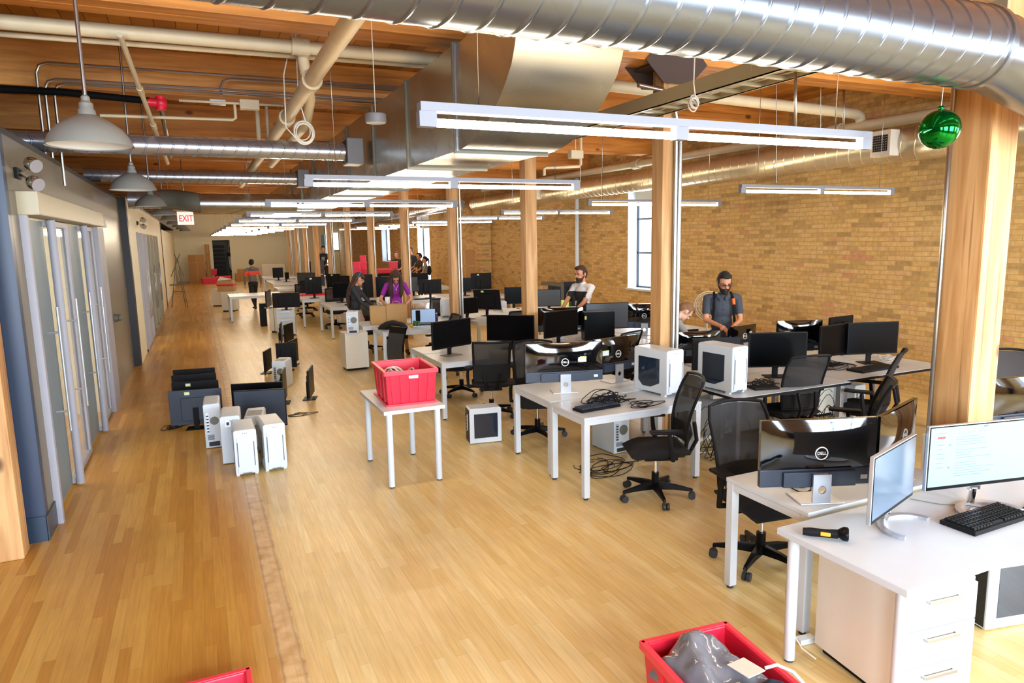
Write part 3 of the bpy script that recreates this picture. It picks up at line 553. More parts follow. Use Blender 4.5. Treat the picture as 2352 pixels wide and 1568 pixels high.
def emergency(label, p, s):
    o = thing('emergency_light', label, 'emergency light', p); o.scale = (s, s, s)
    MB().bb(-.0, .03, -.08, .08, -.05, .05).build('bracket', 'blk', o, .005)
    for k in (-1, 1):
        mb = MB().cyl((.02, 0, 0), (.12, -.03, k*.07), .01, n=8).ell((.14, -.05, k*.085), (.065, .065, .065)); mb.build('lamp_head', 'chrome', o)
        c = Vector((.14, -.05, k*.085)); d = Vector((.6, -.6, -.35)).normalized(); MB().cyl(c+d*.03, c+d*.068, .05, .062, n=18).build('lens', 'alu', o)
emergency('pair of silver emergency lamp heads on the wall above the nearest door', atX(36, 398, -1.2), .82)
emergency('pair of dark emergency lamp heads farther along the corridor wall', atX(314, 512, -1.08), .8)
for i, (x, y, X) in enumerate(((235, 514, -1.14), (1322, 355, 0))):
    if X: p = atX(x, y, X); tag(MB().box((p.x+.02, p.y, p.z), (.06, .12, .1)).build('wall_sensor', 'offwhite', None, .008), 'small pale sensor box on the wall beside the door header', 'sensor')
p = atX(263, 730, L1); tag(MB().cyl((L1, p.y, p.z), (L1+.05, p.y, p.z), .06, n=14).ell((L1+.07, p.y, p.z), (.04, .045, .05)).build('door_stop', 'rad'), 'small metal knob on the olive wall beyond the pale jamb', 'knob')
p = atY(1322, 355, 8.); tag(MB().box(p, (.18, .1, .1)).cyl(p, (p.x, p.y, CEIL), .008, n=6).build('junction_box', 'pipe', None, .006), 'pale junction box by the brick under the beam right of the trunk', 'junction box')
for i, (x, y0, y1, Y) in enumerate(((1827, 150, 292, 3.9), (1885, 190, 300, 6.2), (1938, 195, 305, 6.2), (1783, 195, 420, 6.04), (1333, 350, 420, 9))):
    a, b = atY(x, y0, Y), atY(x, y1, Y); tag(MB().cyl(a, b, .012 if i in (0, 2) else .004, n=6).build('hanger_rod', 'steel' if i in (0, 2) else 'cordw'), ['grey rod hanging left of the cream pipe elbow above the near strip light', 'thin white cord hanging in front of the brick above the near strip light', 'grey rod right of the white cord above the near strip light', 'thin wire down to the right strip light by the brick wall', 'thin wire by the wall duct left of the brick window'][i], 'hanger')
# ------------------------------------------------------------------ desks
def desk(label, x0, x1, y0, y1, style='square', z=.73, group='white desks of the open office', rz=0, mt='white'):
    o = thing('desk', label, 'desk', ((x0+x1)/2, (y0+y1)/2, 0), rz, group); w, d = (x1-x0)/2, (y1-y0)/2
    if style == 'square':
        MB().bb(-w, w, -d, d, z-.025, z).build('tabletop', mt, o, .003)
        MB().bb(-w+.005, w-.005, -d+.005, -d+.035, z-.07, z-.025).bb(-w+.005, w-.005, d-.035, d-.005, z-.07, z-.025).bb(-w+.005, -w+.035, -d, d, z-.07, z-.025).bb(w-.035, w-.005, -d, d, z-.07, z-.025).build('apron', 'wmetal', o)
        for sx in (-1, 1):
            for sy in (-1, 1):
                MB().box((sx*(w-.03), sy*(d-.03), (z-.025)/2+.01), (.055, .055, z-.045)).build('leg', 'wmetal', o, .005)
    elif style == 'round':
        MB().bb(-w, w, -d, d, z-.035, z).build('tabletop', mt, o, .004)
        for sx in (-1, 1):
            for sy in (-1, 1):
                MB().cyl((sx*(w-.06), sy*(d-.06), .012), (sx*(w-.06), sy*(d-.06), z-.035), .029, n=20).cyl((sx*(w-.06), sy*(d-.06), .0), (sx*(w-.06), sy*(d-.06), .014), .024, mi=1).build('leg', ['wmetal', 'rubber'], o)
    else:
        MB().bb(-w, w, -d, d, z-.004, z).build('tabletop', mt, o)
        MB().bb(-w-.002, w+.002, -d-.002, d+.002, z-.03, z-.004).build('edge_band', 'blk', o, .004)
        for sx in (-1, 1):
            for sy in (-1, 1):
                MB().box((sx*(w-.07), sy*(d-.07), z/2), (.05, .06, z-.04)).build('leg', 'alu', o, .004)
        MB().bb(-w+.07, w-.07, -.02, .02, z-.1, z-.06).build('crossbar', 'alu', o)
    if style != 'round':
        for sx in (-1, 1):
            for sy in (-1, 1): MB().cyl((sx*(w-.03 if style == 'square' else w-.07), sy*(d-.03 if style == 'square' else d-.07), 0), (sx*(w-.03 if style == 'square' else w-.07), sy*(d-.03 if style == 'square' else d-.07), .022), .02, n=10).build('foot', 'rubber', o)
    return o
desk('glossy white thick-topped desk at the front right with the silver monitors on it', 2.63, 4.75, 1.775, 2.50, 'round')
desk('white desk behind the front right one, holding a glossy monitor seen from behind', 2.92, 4.12, 2.56, 3.20)
desk('white desk at the right edge of the frame behind the lit silver monitor', 4.85, 6.4, 2.56, 3.25)
desk('white desk carrying the black keyboard, cable tangle and left white tower', 2.86, 4.10, 4.84, 5.47)
desk('white desk carrying two glossy monitors seen from behind, beside the nearest low tower', 2.88, 4.08, 5.50, 6.32)
desk('black-edged desk with the right of the two white windowed towers', 4.46, 5.965, 4.78, 5.62, 'edge')
desk('black-edged desk against the brick wall side with a flat black keyboard', 5.975, 7.60, 4.86, 5.62, 'edge')
desk('black-edged desk behind the near black-edged pair, at the feet of the bearded man', 4.46, 5.965, 5.64, 6.40, 'edge')
desk('black-edged desk behind the keyboard desk by the brick wall', 5.975, 7.60, 5.64, 6.40, 'edge')
desk('white desk with a big black flat screen turned to the camera, behind the red tote', 2.65, 4.05, 7.92, 8.66)
desk('white desk just behind the one with the big black flat screen', 2.66, 4.05, 8.70, 9.30)
desk('white desk holding the black tower computer, right of the bare column', 4.5, 5.95, 7.92, 8.72)
desk('white desk behind the black tower computer', 4.5, 5.95, 8.76, 9.50)
desk('white desk with a reflective monitor back beside the conduit column', 5.98, 7.5, 7.92, 8.72)
desk('white desk nearest the brick window', 5.98, 7.5, 8.76, 9.50)
desk('small white desk with the open laptop and black backpack', 2.72, 4.05, 11.12, 11.85)
desk('white desk with the brown paper bags between the two women', 2.60, 4.45, 12.08, 12.92)
desk('desk with the monitor leaning back, seen from behind', 4.6, 5.95, 11.6, 13.45)
desk('desk with the glare screen in front of the radiator', 5.98, 7.5, 11.8, 13.6)
desk('desk at mid left with a single flat keyboard on its corner', 2.72, 3.98, 16.0, 17.6)
desk('far desk right of the second conduit column with a keyboard', 4.02, 5.95, 16.55, 18.2)
desk('far desk holding monitors in front of the leaning cardboard sheets', 5.98, 7.6, 16.6, 18.2)
desk('desk with a label-marked black box behind the walking man\'s table', 2.45, 4.1, 18.6, 20.6)
desk('far desk beside the column behind the woman in purple', 4.6, 6.0, 20.6, 22.2)
desk('far desk under the red totes near the group of people', 6.1, 7.45, 20.6, 22.2)
desk('long bare white table beside the walking man', .78, 2.25, 21.0, 22.35)
desk('far desk with a chair on the corridor side', 2.35, 3.9, 23.4, 24.9)
desk('far desk with grey monitor by the seventh column', 2.5, 3.95, 26.6, 29.3)
desk('farthest desk near the server rack doorway', 2.6, 4.0, 31.6, 33.2)
desk('small far desk under the two monitors by the red tote stacks', 3.45, 4.15, 20.65, 22.2)
desk('small white side table carrying the red tote', 1.41, 1.985, 5.87, 6.86, 'round', group='small tables')
# ------------------------------------------------------------------ monitors
def monitor(label, bl, br, h=.36, z0=.84, kind='plain', back=False, zd=.73, scr='scr2', sticker=None, lean=0., stand=True, body='blk', group=None, wf=1., label2=False):
    A, B = (at(*bl, z0), at(*br, z0)) if len(bl) == 2 else (Vector(bl), Vector(br))
    c = (A+B)/2; w = (B-A).length*wf; yaw = math.atan2((B-A).y, (B-A).x) + (math.pi if back else 0)
    o = thing('monitor', label, 'monitor', (c.x, c.y, zd), yaw, group); b = z0-zd; hw = w/2
    T = Matrix.Translation((0, 0, b)) @ Matrix.Rotation(lean, 4, 'X')
    def bx(x0, x1, y0, y1, q0, q1, mb=None): return (mb or MB()).box(((x0+x1)/2, (y0+y1)/2, (q0+q1)/2), (x1-x0, y1-y0, q1-q0))
    def tr(mb): mb.v = [tuple(T @ Vector(v)) for v in mb.v]; return mb
    if kind == 'gloss':
        ch = h*.26; mb = MB(); n = 12; m_ = 6
        for z_, k in ((ch, 0),):
            g = []
            for i in range(m_+1):
                for j in range(n+1):
                    u, v = j/n*2-1, i/m_; bul = (1-abs(u)**2.6)*(1-abs(2*v-1)**3)*.022+.012*(1-u*u)
                    g.append((u*hw, .012+bul, ch+v*(h-ch)))
            mb.add(g, [(i*(n+1)+j, i*(n+1)+j+1, (i+1)*(n+1)+j+1, (i+1)*(n+1)+j) for i in range(m_) for j in range(n)], 0, True)
        bx(-hw, hw, -.012, .0125, ch, h, mb); tr(mb).build('back_shell', 'gloss', o)
        mb = MB(); bx(-hw, hw, -.012, .022, 0, ch, mb); bx(-hw*.62, hw*.62, .0, .045, .0, ch-.012, mb); tr(mb).build('chin', 'chin', o, .004)
        mb = MB(); bx(-hw+.008, hw-.008, -.0135, -.0125, .012, h-.008, mb); tr(mb).build('screen', scr, o)
        lg = MB(); zc = ch+(h-ch)*.34; lg.tube([(.035*math.cos(t), .048, zc+.035*math.sin(t)) for t in [2*math.pi*i/28 for i in range(28)]], .0035, 6, closed=True); tr(lg).build('logo_ring', 'vinyl', o)
        text('logo_lettering', 'DELL', .024, 'vinyl', o, T @ Vector((0, .049, zc)), (R(90)+lean, 0, math.pi), .001)
        if sticker: mb = MB(); s = sticker; bx(s-.045, s+.045, .0405, .042, zc-.005, zc+.05, mb); mb.m = [0]*6; tr(mb).build('sticker', 'yel', o); mb = MB(); bx(s-.04, s+.04, .042, .043, zc+.0, zc+.044, mb); tr(mb).build('sticker_label', 'lab', o)
        mb = MB(); bx(-hw+.05, -hw+.09, .0225, .024, .03, .055, mb); tr(mb).build('small_label', 'lab', o)
        if stand:
            # silver riser with a round cable hole
            mb = MB(); N_ = 24; ph, zc2, rh = .052, b*.35+.02, .024; top = b+ch*.8
            out, inn = [], []
            for i in range(N_):
                t = 2*math.pi*i/N_; cx_, sz_ = math.cos(t), math.sin(t); k = 1/max(abs(cx_), abs(sz_)); inn.append((rh*cx_, zc2+.03+rh*sz_)); out.append((ph*cx_*k, zc2+.03+ph*sz_*k))
            vs = []
            for y in (.06, .072): vs += [(a, y, z) for a, z in out]+[(a, y, z) for a, z in inn]
            fs = []
            for q in (0, 2*N_):
                for i in range(N_): j = (i+1) % N_; fs.append((q+i, q+j, q+N_+j, q+N_+i))
            for i in range(N_): j = (i+1) % N_; fs.append((N_+i, N_+j, 3*N_+j, 3*N_+i)); fs.append((i, j, 2*N_+j, 2*N_+i))
            mb.add(vs, fs); zl, zh = zc2+.03-ph, zc2+.03+ph
            if zl > .008: mb.bb(-ph, ph, .06, .072, .006, zl)
            mb.bb(-ph, ph, .06, .072, zh, max(top, zh+.01)); mb.bb(-ph*.8, ph*.8, .03, .06, max(top-.05, zh), max(top, zh+.01)); mb.build('stand_riser', 'alu', o)
            MB().bb(-.125, .125, -.10, .085, 0, .009).build('stand_base', 'alu', o, .003)
    elif kind == 'silver':
        mb = MB(); bx(-hw, hw, -.009, .012, 0, h, mb); tr(mb).build('frame', 'alu', o, .004)
        mb = MB(); bx(-hw+.006, hw-.006, -.0105, -.0092, .004, h-.005, mb); tr(mb).build('bezel', 'blk2', o)
        mb = MB(); bx(-hw+.012, hw-.012, -.0115, -.0106, .022, h-.011, mb); tr(mb).build('screen', scr, o)
        mb = MB(); bx(-.035, .035, .01, .03, -.03, .06, mb); mb.cyl((0, .02, -.02), (0, .03, -b+.012), .02, n=12); tr(mb).build('stand_neck', 'chrome', o)
        mb = MB(); pts = [(.17*math.sin(a), .03+.0-.17*(1-math.cos(a))*1.1 if 0 else .035-.14*(1-math.cos(a)), .008) for a in [R(-100+200*i/20) for i in range(21)]]
        rings = []
        for i, p in enumerate(pts):
            a = R(-100+200*i/20); q = Vector((math.sin(a), math.cos(a), 0)); p = Vector(p); rings.append([p+q*.016-Vector((0, 0, .008)), p+q*.016+Vector((0, 0, .006)), p-q*.016+Vector((0, 0, .006)), p-q*.016-Vector((0, 0, .008))])
        mb.loft(rings, sm=False); mb.build('stand_arc', 'alu', o)
    else:
        mb = MB(); bx(-hw, hw, -.012, .014, 0, h, mb); tr(mb).build('housing', body, o, .004)
        mb = MB(); bx(-hw*.55, hw*.55, .014, .04, h*.12, h*.78, mb); tr(mb).build('back_plate', body, o, .008)
        mb = MB(); bx(-hw+.01, hw-.01, -.0135, -.0125, .016, h-.01, mb); tr(mb).build('screen', scr, o)
        if label2: mb = MB(); bx(-.03+hw*.3, .03+hw*.3, .0145, .016, h*.86, h*.95, mb); tr(mb).build('label_sticker', 'yel', o); mb = MB(); bx(-.024+hw*.3, .024+hw*.3, .0155, .017, h*.875, h*.935, mb); tr(mb).build('sticker_label', 'lab', o)
        if stand:
            mb = MB(); mb.box((0, .055, b+h*.2), (.06, .02, 2*(b+h*.2)-.012)); bx(-.03, .03, .03, .055, h*.25, h*.25+.08, mb); mb.build('stand_neck', 'blk', o, .003)
            MB().bb(-.12, .12, -.07, .11, 0, .01).build('stand_base', 'rad' if kind == 'grey' else 'blk', o, .003)
    return o
# nearest desks
m19 = monitor('silver-framed monitor turned sideways at the front right, on an arched base', (1994, 1207), (2092, 1136), .35, .80, 'silver', scr='scrblue')
m20 = monitor('lit silver-framed monitor showing a mail page, at the right edge', (2121, 1128), (2362, 1100), .36, .85, 'silver', scr='scrlit')
w20 = .66
mb = MB(); mbr = MB(); mbb = MB(); rr = random.Random(3)
def onscr(mb, u0, u1, v0, v1): mb.box((-w20/2+w20*(u0+u1)/2, -.0122, .12+.36*(v0+v1)/2), (w20*(u1-u0), .0006, .36*(v1-v0)))
for i in range(16):
    v = .80-.04*i
    if i not in (4, 9): onscr(mb, .24, .24+rr.uniform(.15, .4), v, v+.006)
for i in range(6): onscr(mb, .06, .06+rr.uniform(.04, .08), .7-.07*i, .7-.07*i+.008)
for i in range(6): onscr(mb, .26+.05*i, .268+.05*i, .86, .868)
onscr(mb, .05, .14, .88, .888); onscr(mbr, .055, .13, .80, .83); onscr(mbb, .5, .54, .93, .955)
for v in (.68, .33): onscr(MB(), 0, .01, v, v+.01); onscr(mb, .17, .19, v, v+.03)
mb.build('page_text', 'ink', m20); mbr.build('red_button', 'inkred', m20); mbb.build('blue_tab', 'inkblue', m20)
monitor('large glossy black monitor back with silver stand behind the front right desk', (1741, 1117), (2005, 1106), .385, .82, 'gloss', True)
monitor('glossy monitor seen from behind and turned away, right beside the large glossy one', (2010, 1088), (2094, 1032), .34, .86, 'gloss', True)
monitor('glossy monitor back with a lime sticker at the right edge, beyond the nearest column', (2255, 985), (2440, 965), .36, .84, 'gloss', True, sticker=-.2)
monitor('glossy monitor back with lime sticker and ceiling light reflections, left of a touching pair', (1207, 879), (1383, 870), .38, .84, 'gloss', True, sticker=-.17)
monitor('glossy black monitor back with lime sticker, right one of the pair, beside the white tower', (1366, 857), (1458, 842), .35, .85, 'gloss', True, sticker=.17, wf=1.08)
monitor('black screen facing the camera on the black-edged desk, right of the white tower', (1718, 843.6), (1851, 841), .37, .84, 'plain', scr='scr')
monitor('black screen nearest the brick wall, facing the camera on the keyboard desk', (1944, 814.7), (2059, 810), .37, .84, 'plain')
monitor('narrow looking black screen turned left, beside the screen nearest the brick wall', (1881, 822), (1944, 812), .36, .84, 'plain')
monitor('glossy monitor back with a bright reflection behind the turned screen', (1782, 806), (1885, 803), .36, .86, 'gloss', True)
monitor('black monitor peeking up behind the turned screen by the brick wall', (1902, 790), (1955, 782), .33, .87, 'plain', True)
monitor('dark monitor behind the right white tower, nearest to it', (1589, 850), (1697, 846), .335, .84, 'plain', True)
monitor('glossy monitor back in front of the bearded man', (1552, 818), (1652, 812), .28, .85, 'gloss', True)
monitor('monitor back with lime sticker at the bearded man\'s left hand', (1672, 800), (1733, 790), .26, .86, 'gloss', True, sticker=-.1)
# middle rows
monitor('black flat screen on a slim stand turned left, on the desk behind the red tote', (993, 805), (1081, 790), .36, .84, 'grey')
monitor('black flat screen standing against the bare column', (1119, 782), (1228, 784), .36, .84, 'plain', scr='scr')
monitor('black screen turned left between the bare column and the black tower', (1250, 778), (1326, 767), .37, .84, 'grey')
monitor('glossy monitor back with curved light reflections right of the bare column', (1232, 762), (1340, 760), .36, .84, 'gloss', True)
monitor('grey glaring screen behind the black tower', (1345, 757), (1443, 753), .40, .84, 'plain', scr='scrg')
monitor('glossy monitor back touching the left side of the conduit column', (1442, 753), (1515, 752), .37, .84, 'gloss', True)
monitor('monitor leaning back with its rear plate and cables showing, on the desk before the radiator', (1092, 709), (1152, 711), .40, .86, 'plain', True, lean=R(-10), label2=True)
monitor('dark screen just left of the monitor leaning back', (1054, 722), (1098, 718), .30, .84, 'plain')
monitor('black screen half hidden by the bare column on its left', (1159, 698), (1202, 697), .36, .84, 'plain')
monitor('screen with grey glare right behind the bare column', (1235, 704), (1288, 703), .35, .84, 'plain', scr='scrg')
monitor('black monitor back behind the man in the two tone shirt', (1296, 692), (1333, 690), .43, .84, 'plain', True)
monitor('dark monitor right of the pair of conduits on the third column', (1056, 670), (1082, 669), .37, .84, 'plain')
monitor('monitor back with pale label in front of the brick corner', (1082, 665), (1129, 663), .45, .84, 'plain', True, label2=True)
monitor('wide black monitor right of the woman in purple', (961, 675), (1014, 673), .37, .84, 'plain', True)
monitor('grey narrow screen just right of the woman in purple', (943, 670), (960, 669), .40, .84, 'plain', scr='scrg')
monitor('far black monitor below the dark shirted group', (945, 652), (984, 651), .34, .84, 'plain', True)
monitor('black monitor between the two women', (865, 682), (897, 681), .50, .84, 'plain')
monitor('tall black monitor right of the woman with the blue headband', (833, 684), (858, 683), .58, .84, 'plain', True)
monitor('dark screen with a thin light edge left of the woman with the blue headband', (765, 685), (803, 684), .38, .84, 'plain', scr='scr')
monitor('black monitor back left of the red tote stacks', (754, 660), (783, 660), .42, .84, 'plain', True, label2=True)
monitor('black monitor back just under the red tote stacks', (784, 664), (804, 664), .40, .84, 'plain', True)
monitor('black monitor with a pale sticker and thick side, centre of the far left desks', (702, 676), (740, 674), .46, .84, 'plain', True, label2=True)
monitor('grey monitor behind the one with the pale sticker', (684, 652), (724, 652), .38, .84, 'plain', scr='scrg')
monitor('small dark monitor far away beside the farthest conduits', (627, 638), (651, 637), .40, .84, 'plain', True)
monitor('small dark monitor far away right of the farthest conduits', (655, 640), (664, 640), .25, .84, 'plain', True)
monitor('black monitor seen from behind on the white drawer pedestal', (627, 707), (690, 705), .35, .71, 'plain', True, zd=.66)
monitor('grey monitor seen almost edge on, left of the one on the drawer pedestal', (612, 707), (623, 700), .40, .70, 'plain', zd=.66, scr='scrg')
# monitors standing on the floor
def fmon(label, px, py, w, yaw, h=.36, b=.05, back=False, **k):
    p = at(px, py, 0); d = Vector((math.cos(R(yaw)), math.sin(R(yaw)), 0))*w/2
    return monitor(label, (p.x-d.x, p.y-d.y, b), (p.x+d.x, p.y+d.y, b), h, b, 'plain', back, 0, group='monitors set down on the floor', **k)
fmon('slate monitor back with lime sticker on the floor, front of the left floor row', 455, 982, .60, -10, .43, .05, True, label2=True, body='chin')
fmon('second monitor of the left floor row, with a pale sticker', 455, 958, .56, -10, .43, .05, True, label2=True)
fmon('third monitor of the left floor row', 452, 938, .56, -8, .43, .05, True)
fmon('rearmost monitor of the left floor row', 452, 922, .55, -8, .43, .05, True)
fmon('wide slate blue screen on the floor behind the white towers', 602, 985, .60, -14, .46, .03, scr='chin')
fmon('black screen on the floor directly behind the wide slate blue one', 596, 965, .62, -14, .46, .03)
for i, (l, px, py, w, yw, h, bk) in enumerate((
    ('thin edge-on floor screen with angled black foot beside the vented tower', 655, 925, .5, 78, .42, False),
    ('floor monitor seen edge on, standing alone at the right of the floor group', 716, 915, .5, 74, .40, False),
    ('small floor monitor left of the white vented tower', 617, 856, .45, 70, .36, False),
    ('tall black floor monitor back behind the white vented tower', 660, 850, .34, -12, .44, True),
    ('slanted floor monitor right behind the tall black one', 676, 838, .5, 66, .42, False),
    ('farther slanted floor monitor, left of a close pair', 648, 790, .5, 80, .42, False),
    ('farther slanted floor monitor, right of a close pair', 665, 792, .5, 62, .42, False))):
    fmon(l, px, py, w, yw, h, .05, bk)
# curved display leaning on the laptop desk
o = thing('curved_monitor', 'curved black display standing upright against the laptop desk', 'monitor', (2.90, 10.85, 0), R(-64)); o.scale = (1, 1, 1.08)
rings = []
for i in range(9):
    z = .02+.76*i/8; y = -.09*math.sin(math.pi*i/8)+.02; rings.append([(-.19, y-.012, z), (.19, y-.012, z), (.19, y+.018, z), (-.19, y+.018, z)])
MB().loft(rings).build('housing', 'gloss', o)
MB().loft([[(-.18, r[0][1]-.0015, r[0][2]), (.18, r[0][1]-.0015, r[0][2]), (.18, r[0][1]+.001, r[0][2]), (-.18, r[0][1]+.001, r[0][2])] for r in rings[1:-1]]).build('screen', 'scrg', o)
# ------------------------------------------------------------------ tower computers
def tower(label, px, py, z, rz, wR, wL, h, style='mini', ventR=False, c='wmetal', yy=None):
    p = at(px, py, z); o = thing('computer_tower', label, 'computer', (p.x, p.y, z), R(rz), 'computer towers')
    f = .02 if style == 'mini' else .008
    poly = [(0, f), (wR, f), (wR, h-.015), (wR-.015, h), (.015, h), (0, h-.015)]
    mb = MB().prism(poly, .0, wL, 'XZ'); mb.build('case', 'blk2' if style == 'black' else c, o, .01 if style == 'mini' else .004)
    for y in (.03, wL-.07):
        for x in (.005, wR-.035): MB().bb(x, x+.03, y, y+.05, 0, f+.002).build('foot', c if style == 'mini' else 'blk', o)
    if style == 'mini':
        w = [(.07, .10), (wL*.5, .10), (wL*.56, .045+.10), (wL-.05, .045+.10), (wL-.05, h-.09), (.07, h-.09)]
        w = [(wL*.22, .12), (wL*.48, .07), (wL*.72, .07), (wL*.85, .12), (wL*.85, h-.085), (wL*.22, h-.085)]
        MB().prism([(a, b) for a, b in w], -.003, .001, 'YZ').build('side_window', 'window', o)
        mb = MB(); mb.bb(.025, wR-.025, -.008, .0, f+.02, h-.075); mb.build('front_panel', c, o, .004)
        mb = MB(); mb.bb(.028, .034, -.0095, -.007, .1, h-.12); mb.bb(wR-.034, wR-.028, -.0095, -.007, .1, h-.12); mb.build('light_slit', 'chin', o)
        mb = MB(); mb.bb(wR*.3, wR*.7, -.0095, -.006, f+.004, f+.014); mb.build('front_vent', 'rad', o)
        mb = MB()
        for k in (.42, .5, .58): mb.cyl((wR*k, -.001, h-.035), (wR*k, .002, h-.035), .0035, n=8)
        mb.build('port', 'vent', o)
        mb = MB()
        for k in range(4): mb.bb(.02, .028, wL*(.12+.2*k), wL*(.12+.2*k)+.05, h-.0075, h-.001)
        mb.build('top_vent', 'rad', o)
    elif style == 'window':
        MB().bb(wR*.14, wR*.88, -.003, .001, h*.16, h*.84).build('side_window', 'window', o)
        MB().bb(-.004, .001, .012, wL-.012, .02, h-.02).build('rear_plate', 'vent', o)
        mb = MB(); mb.bb(-.007, -.003, wL*.4, wL*.55, h*.35, h*.8)
        for k in range(5): mb.bb(-.007, -.003, wL*.7, wL*.85, h*.3+k*.04, h*.31+k*.04)
        mb.build('rear_port', 'lab', o)
    elif style in ('rear', 'vent'):
        mb = MB(); mb.bb(wR*.12, wR*.3, -.004, .002, h*.35, h*.8); mb.build('port_panel', 'alu', o)
        mb = MB()
        for k in range(6): mb.bb(wR*.14, wR*.28, -.006, -.003, h*.37+k*h*.07, h*.40+k*h*.07)
        for k in range(5): mb.bb(wR*.14, wR*.55, -.004, .001, h*.20+k*h*.024, h*.21+k*h*.024)
        mb.bb(wR*.2, wR*.85, -.004, .001, h*.05, h*.15); mb.build('vent_slots', 'vent', o)
        mb = MB().cyl((wR*.62, -.003, h*.62), (wR*.62, .001, h*.62), wR*.27, n=22); mb.build('fan_grille', 'rad', o)
        if style == 'vent':
            mb = MB()
            for k in range(7): mb.bb(wR*.12, wR*.88, wL*.1+k*.035, wL*.1+k*.035+.014, h-.001, h+.001)
            mb.build('top_vent', 'vent', o)
    elif style == 'psu':
        mb = MB(); mb.bb(wR*.25, wR*.9, -.004, .002, h*.78, h*.93); mb.build('power_supply', 'alu', o)
        mb = MB(); mb.bb(wR*.32, wR*.45, -.007, -.003, h*.82, h*.88); [mb.cyl((wR*(.5+.05*k), -.006, h*.905), (wR*(.5+.05*k), -.002, h*.905), .004, n=6) for k in range(4)]; mb.build('socket', 'vent', o)
    elif style == 'black':
        MB().bb(.0, .03, -.002, .0, h*.75, h*.87).build('sticker', 'yel', o); MB().bb(.03, wR-.01, -.002, 0, .01, h-.01).build('side_panel', 'scr2', o)
    return o
tower('white tower with dark side window on the cable-tangle desk', 1531, 913, .73, 9, .225, .44, .44)
tower('white tower with dark side window on the black-edged desk', 1680, 907, .73, 6, .215, .44, .455)
tower('white tower with bronze side window, nearest of the group on the floor', 543, 1096, 0, 0, .21, .45, .46)
tower('white tower on the floor at the right of the nearest floor tower', 611, 1085, 0, 4, .21, .44, .48)
tower('plain white tower showing its power socket, behind the nearest floor tower', 513, 1067, 0, -4, .19, .45, .50, 'psu')
tower('white tower with its row of rear ports showing, leftmost of the floor group', 474, 1031, 0, -2, .17, .46, .50, 'rear')
tower('low white tower with slotted top hidden between the floor towers', 566, 1040, 0, -8, .2, .4, .40, 'vent')
tower('white tower with rear vents alone on the floor beside the thin screen', 628, 893, 0, -22, .2, .38, .43, 'vent')
tower('low white tower with big dark window on the floor by the desk leg', 1080, 1021, 0, -9, .36, .2, .40, 'window')
tower('white tower with rear grille standing on the white pedestal', 797, 767, .66, -14, .2, .26, .38, 'rear')
tower('white tower on the laptop desk against the third column', 1012, 729, .73, -22, .22, .26, .36, 'mini')
tower('white tower with its rear ports showing under the cable-tangle desk', 1410, 1044, 0, 5, .2, .38, .40, 'rear')
tower('black tower with a lime sticker on the desk right of the bare column', 1343, 783, .73, -14, .46, .18, .42, 'black')
tw = tower('white tower with an orange round mark under the front right desk', 2262, 1450, 0, -12, .5, .22, .44, 'window')
MB().cyl((.36, -.006, .05), (.36, .0, .05), .028, n=20).build('round_sticker', 'orange', tw)
tower('white tower under the black-edged desk, beneath the right windowed tower', 1655, 1010, 0, 5, .2, .4, .42, 'rear')
tower('white tower under the keyboard desk by the brick wall', 1960, 965, 0, 4, .2, .4, .42, 'rear')
tower('white tower standing far off beside the grey monitor', 1137, 714, .73, -14, .25, .2, .2, 'psu')
# ------------------------------------------------------------------ pedestals and cabinets
def pedestal(label, px, py, rz, wR, wL, h, drawers=3, z=0, handles=True):
    p = at(px, py, z); o = thing('drawer_pedestal', label, 'drawer unit', (p.x, p.y, 0), R(rz), 'white drawer pedestals')
    MB().bb(0, wR, .018, wL, .04, h).build('carcass', 'offwhite', o, .003)
    MB().bb(.03, wR-.03, .04, wL-.03, 0, .04).build('plinth', 'blk', o)
    if drawers:
        dh = (h-.06)/drawers
        for k in range(drawers):
            d = MB().bb(.004, wR-.004, 0, .018, .045+k*dh+.003, .045+(k+1)*dh-.003).build('drawer', 'white', o, .002)
            if handles: MB().bb(wR*.25, wR*.72, -.024, -.014, .045+(k+.70)*dh, .045+(k+.70)*dh+.016).bb(wR*.25, wR*.28, -.02, 0, .045+(k+.72)*dh, .045+(k+.72)*dh+.01).bb(wR*.69, wR*.72, -.02, 0, .045+(k+.72)*dh, .045+(k+.72)*dh+.01).build('handle', 'steel', d)
    return o
o = pedestal('white three-drawer pedestal under the front right desk', 2079, 1640, -12, .42, .56, .62, 3)
q1, q2 = at(2088, 1371, .60), at(2234, 1339, .60); q1.z = 0; o.location = q1; o.rotation_euler.z = math.atan2(q2.y-q1.y, q2.x-q1.x); MB().cyl((.36, -.004, .585), (.36, 0, .585), .012, n=12).build('lock', 'chrome', o)
pedestal('plain pale pedestal carrying a white tower, left of the two women', 797, 853, 2, .40, .42, .66, 0)
pedestal('white pedestal with drawers under the black monitor at mid left', 638, 773, -10, .42, .42, .66, 3)
pedestal('white pedestal turned sideways, just left of the one under the black monitor', 632, 765, -30, .12, .5, .66, 0)
pedestal('narrow white pedestal between two others at mid left', 620, 764, -30, .12, .5, .66, 0)
pedestal('white pedestal with wrapped bundle on top, by the bare long table', 510, 716, -20, .42, .5, .66, 0)
pedestal('lower white pedestal left of the one with the wrapped bundle', 487, 704, -24, .42, .5, .62, 0)
pedestal('white cabinet by the far wall right of the walking man', 604, 646, -10, 1.3, .5, 1.0, 0)
pedestal('white pedestal beneath the black-edged desk by its left leg', 1700, 1000, 0, .4, .45, .6, 0)
pedestal('white pedestal beneath the keyboard desk', 1880, 960, 0, .4, .45, .6, 0)
# black bin by pedestal
p = at(607, 749, 0); tag(MB().box((p.x, p.y+.1, .31), (.16, .3, .62)).build('waste_bin', 'blk', None, .01), 'tall black bin beside the white pedestals at mid left', 'bin')
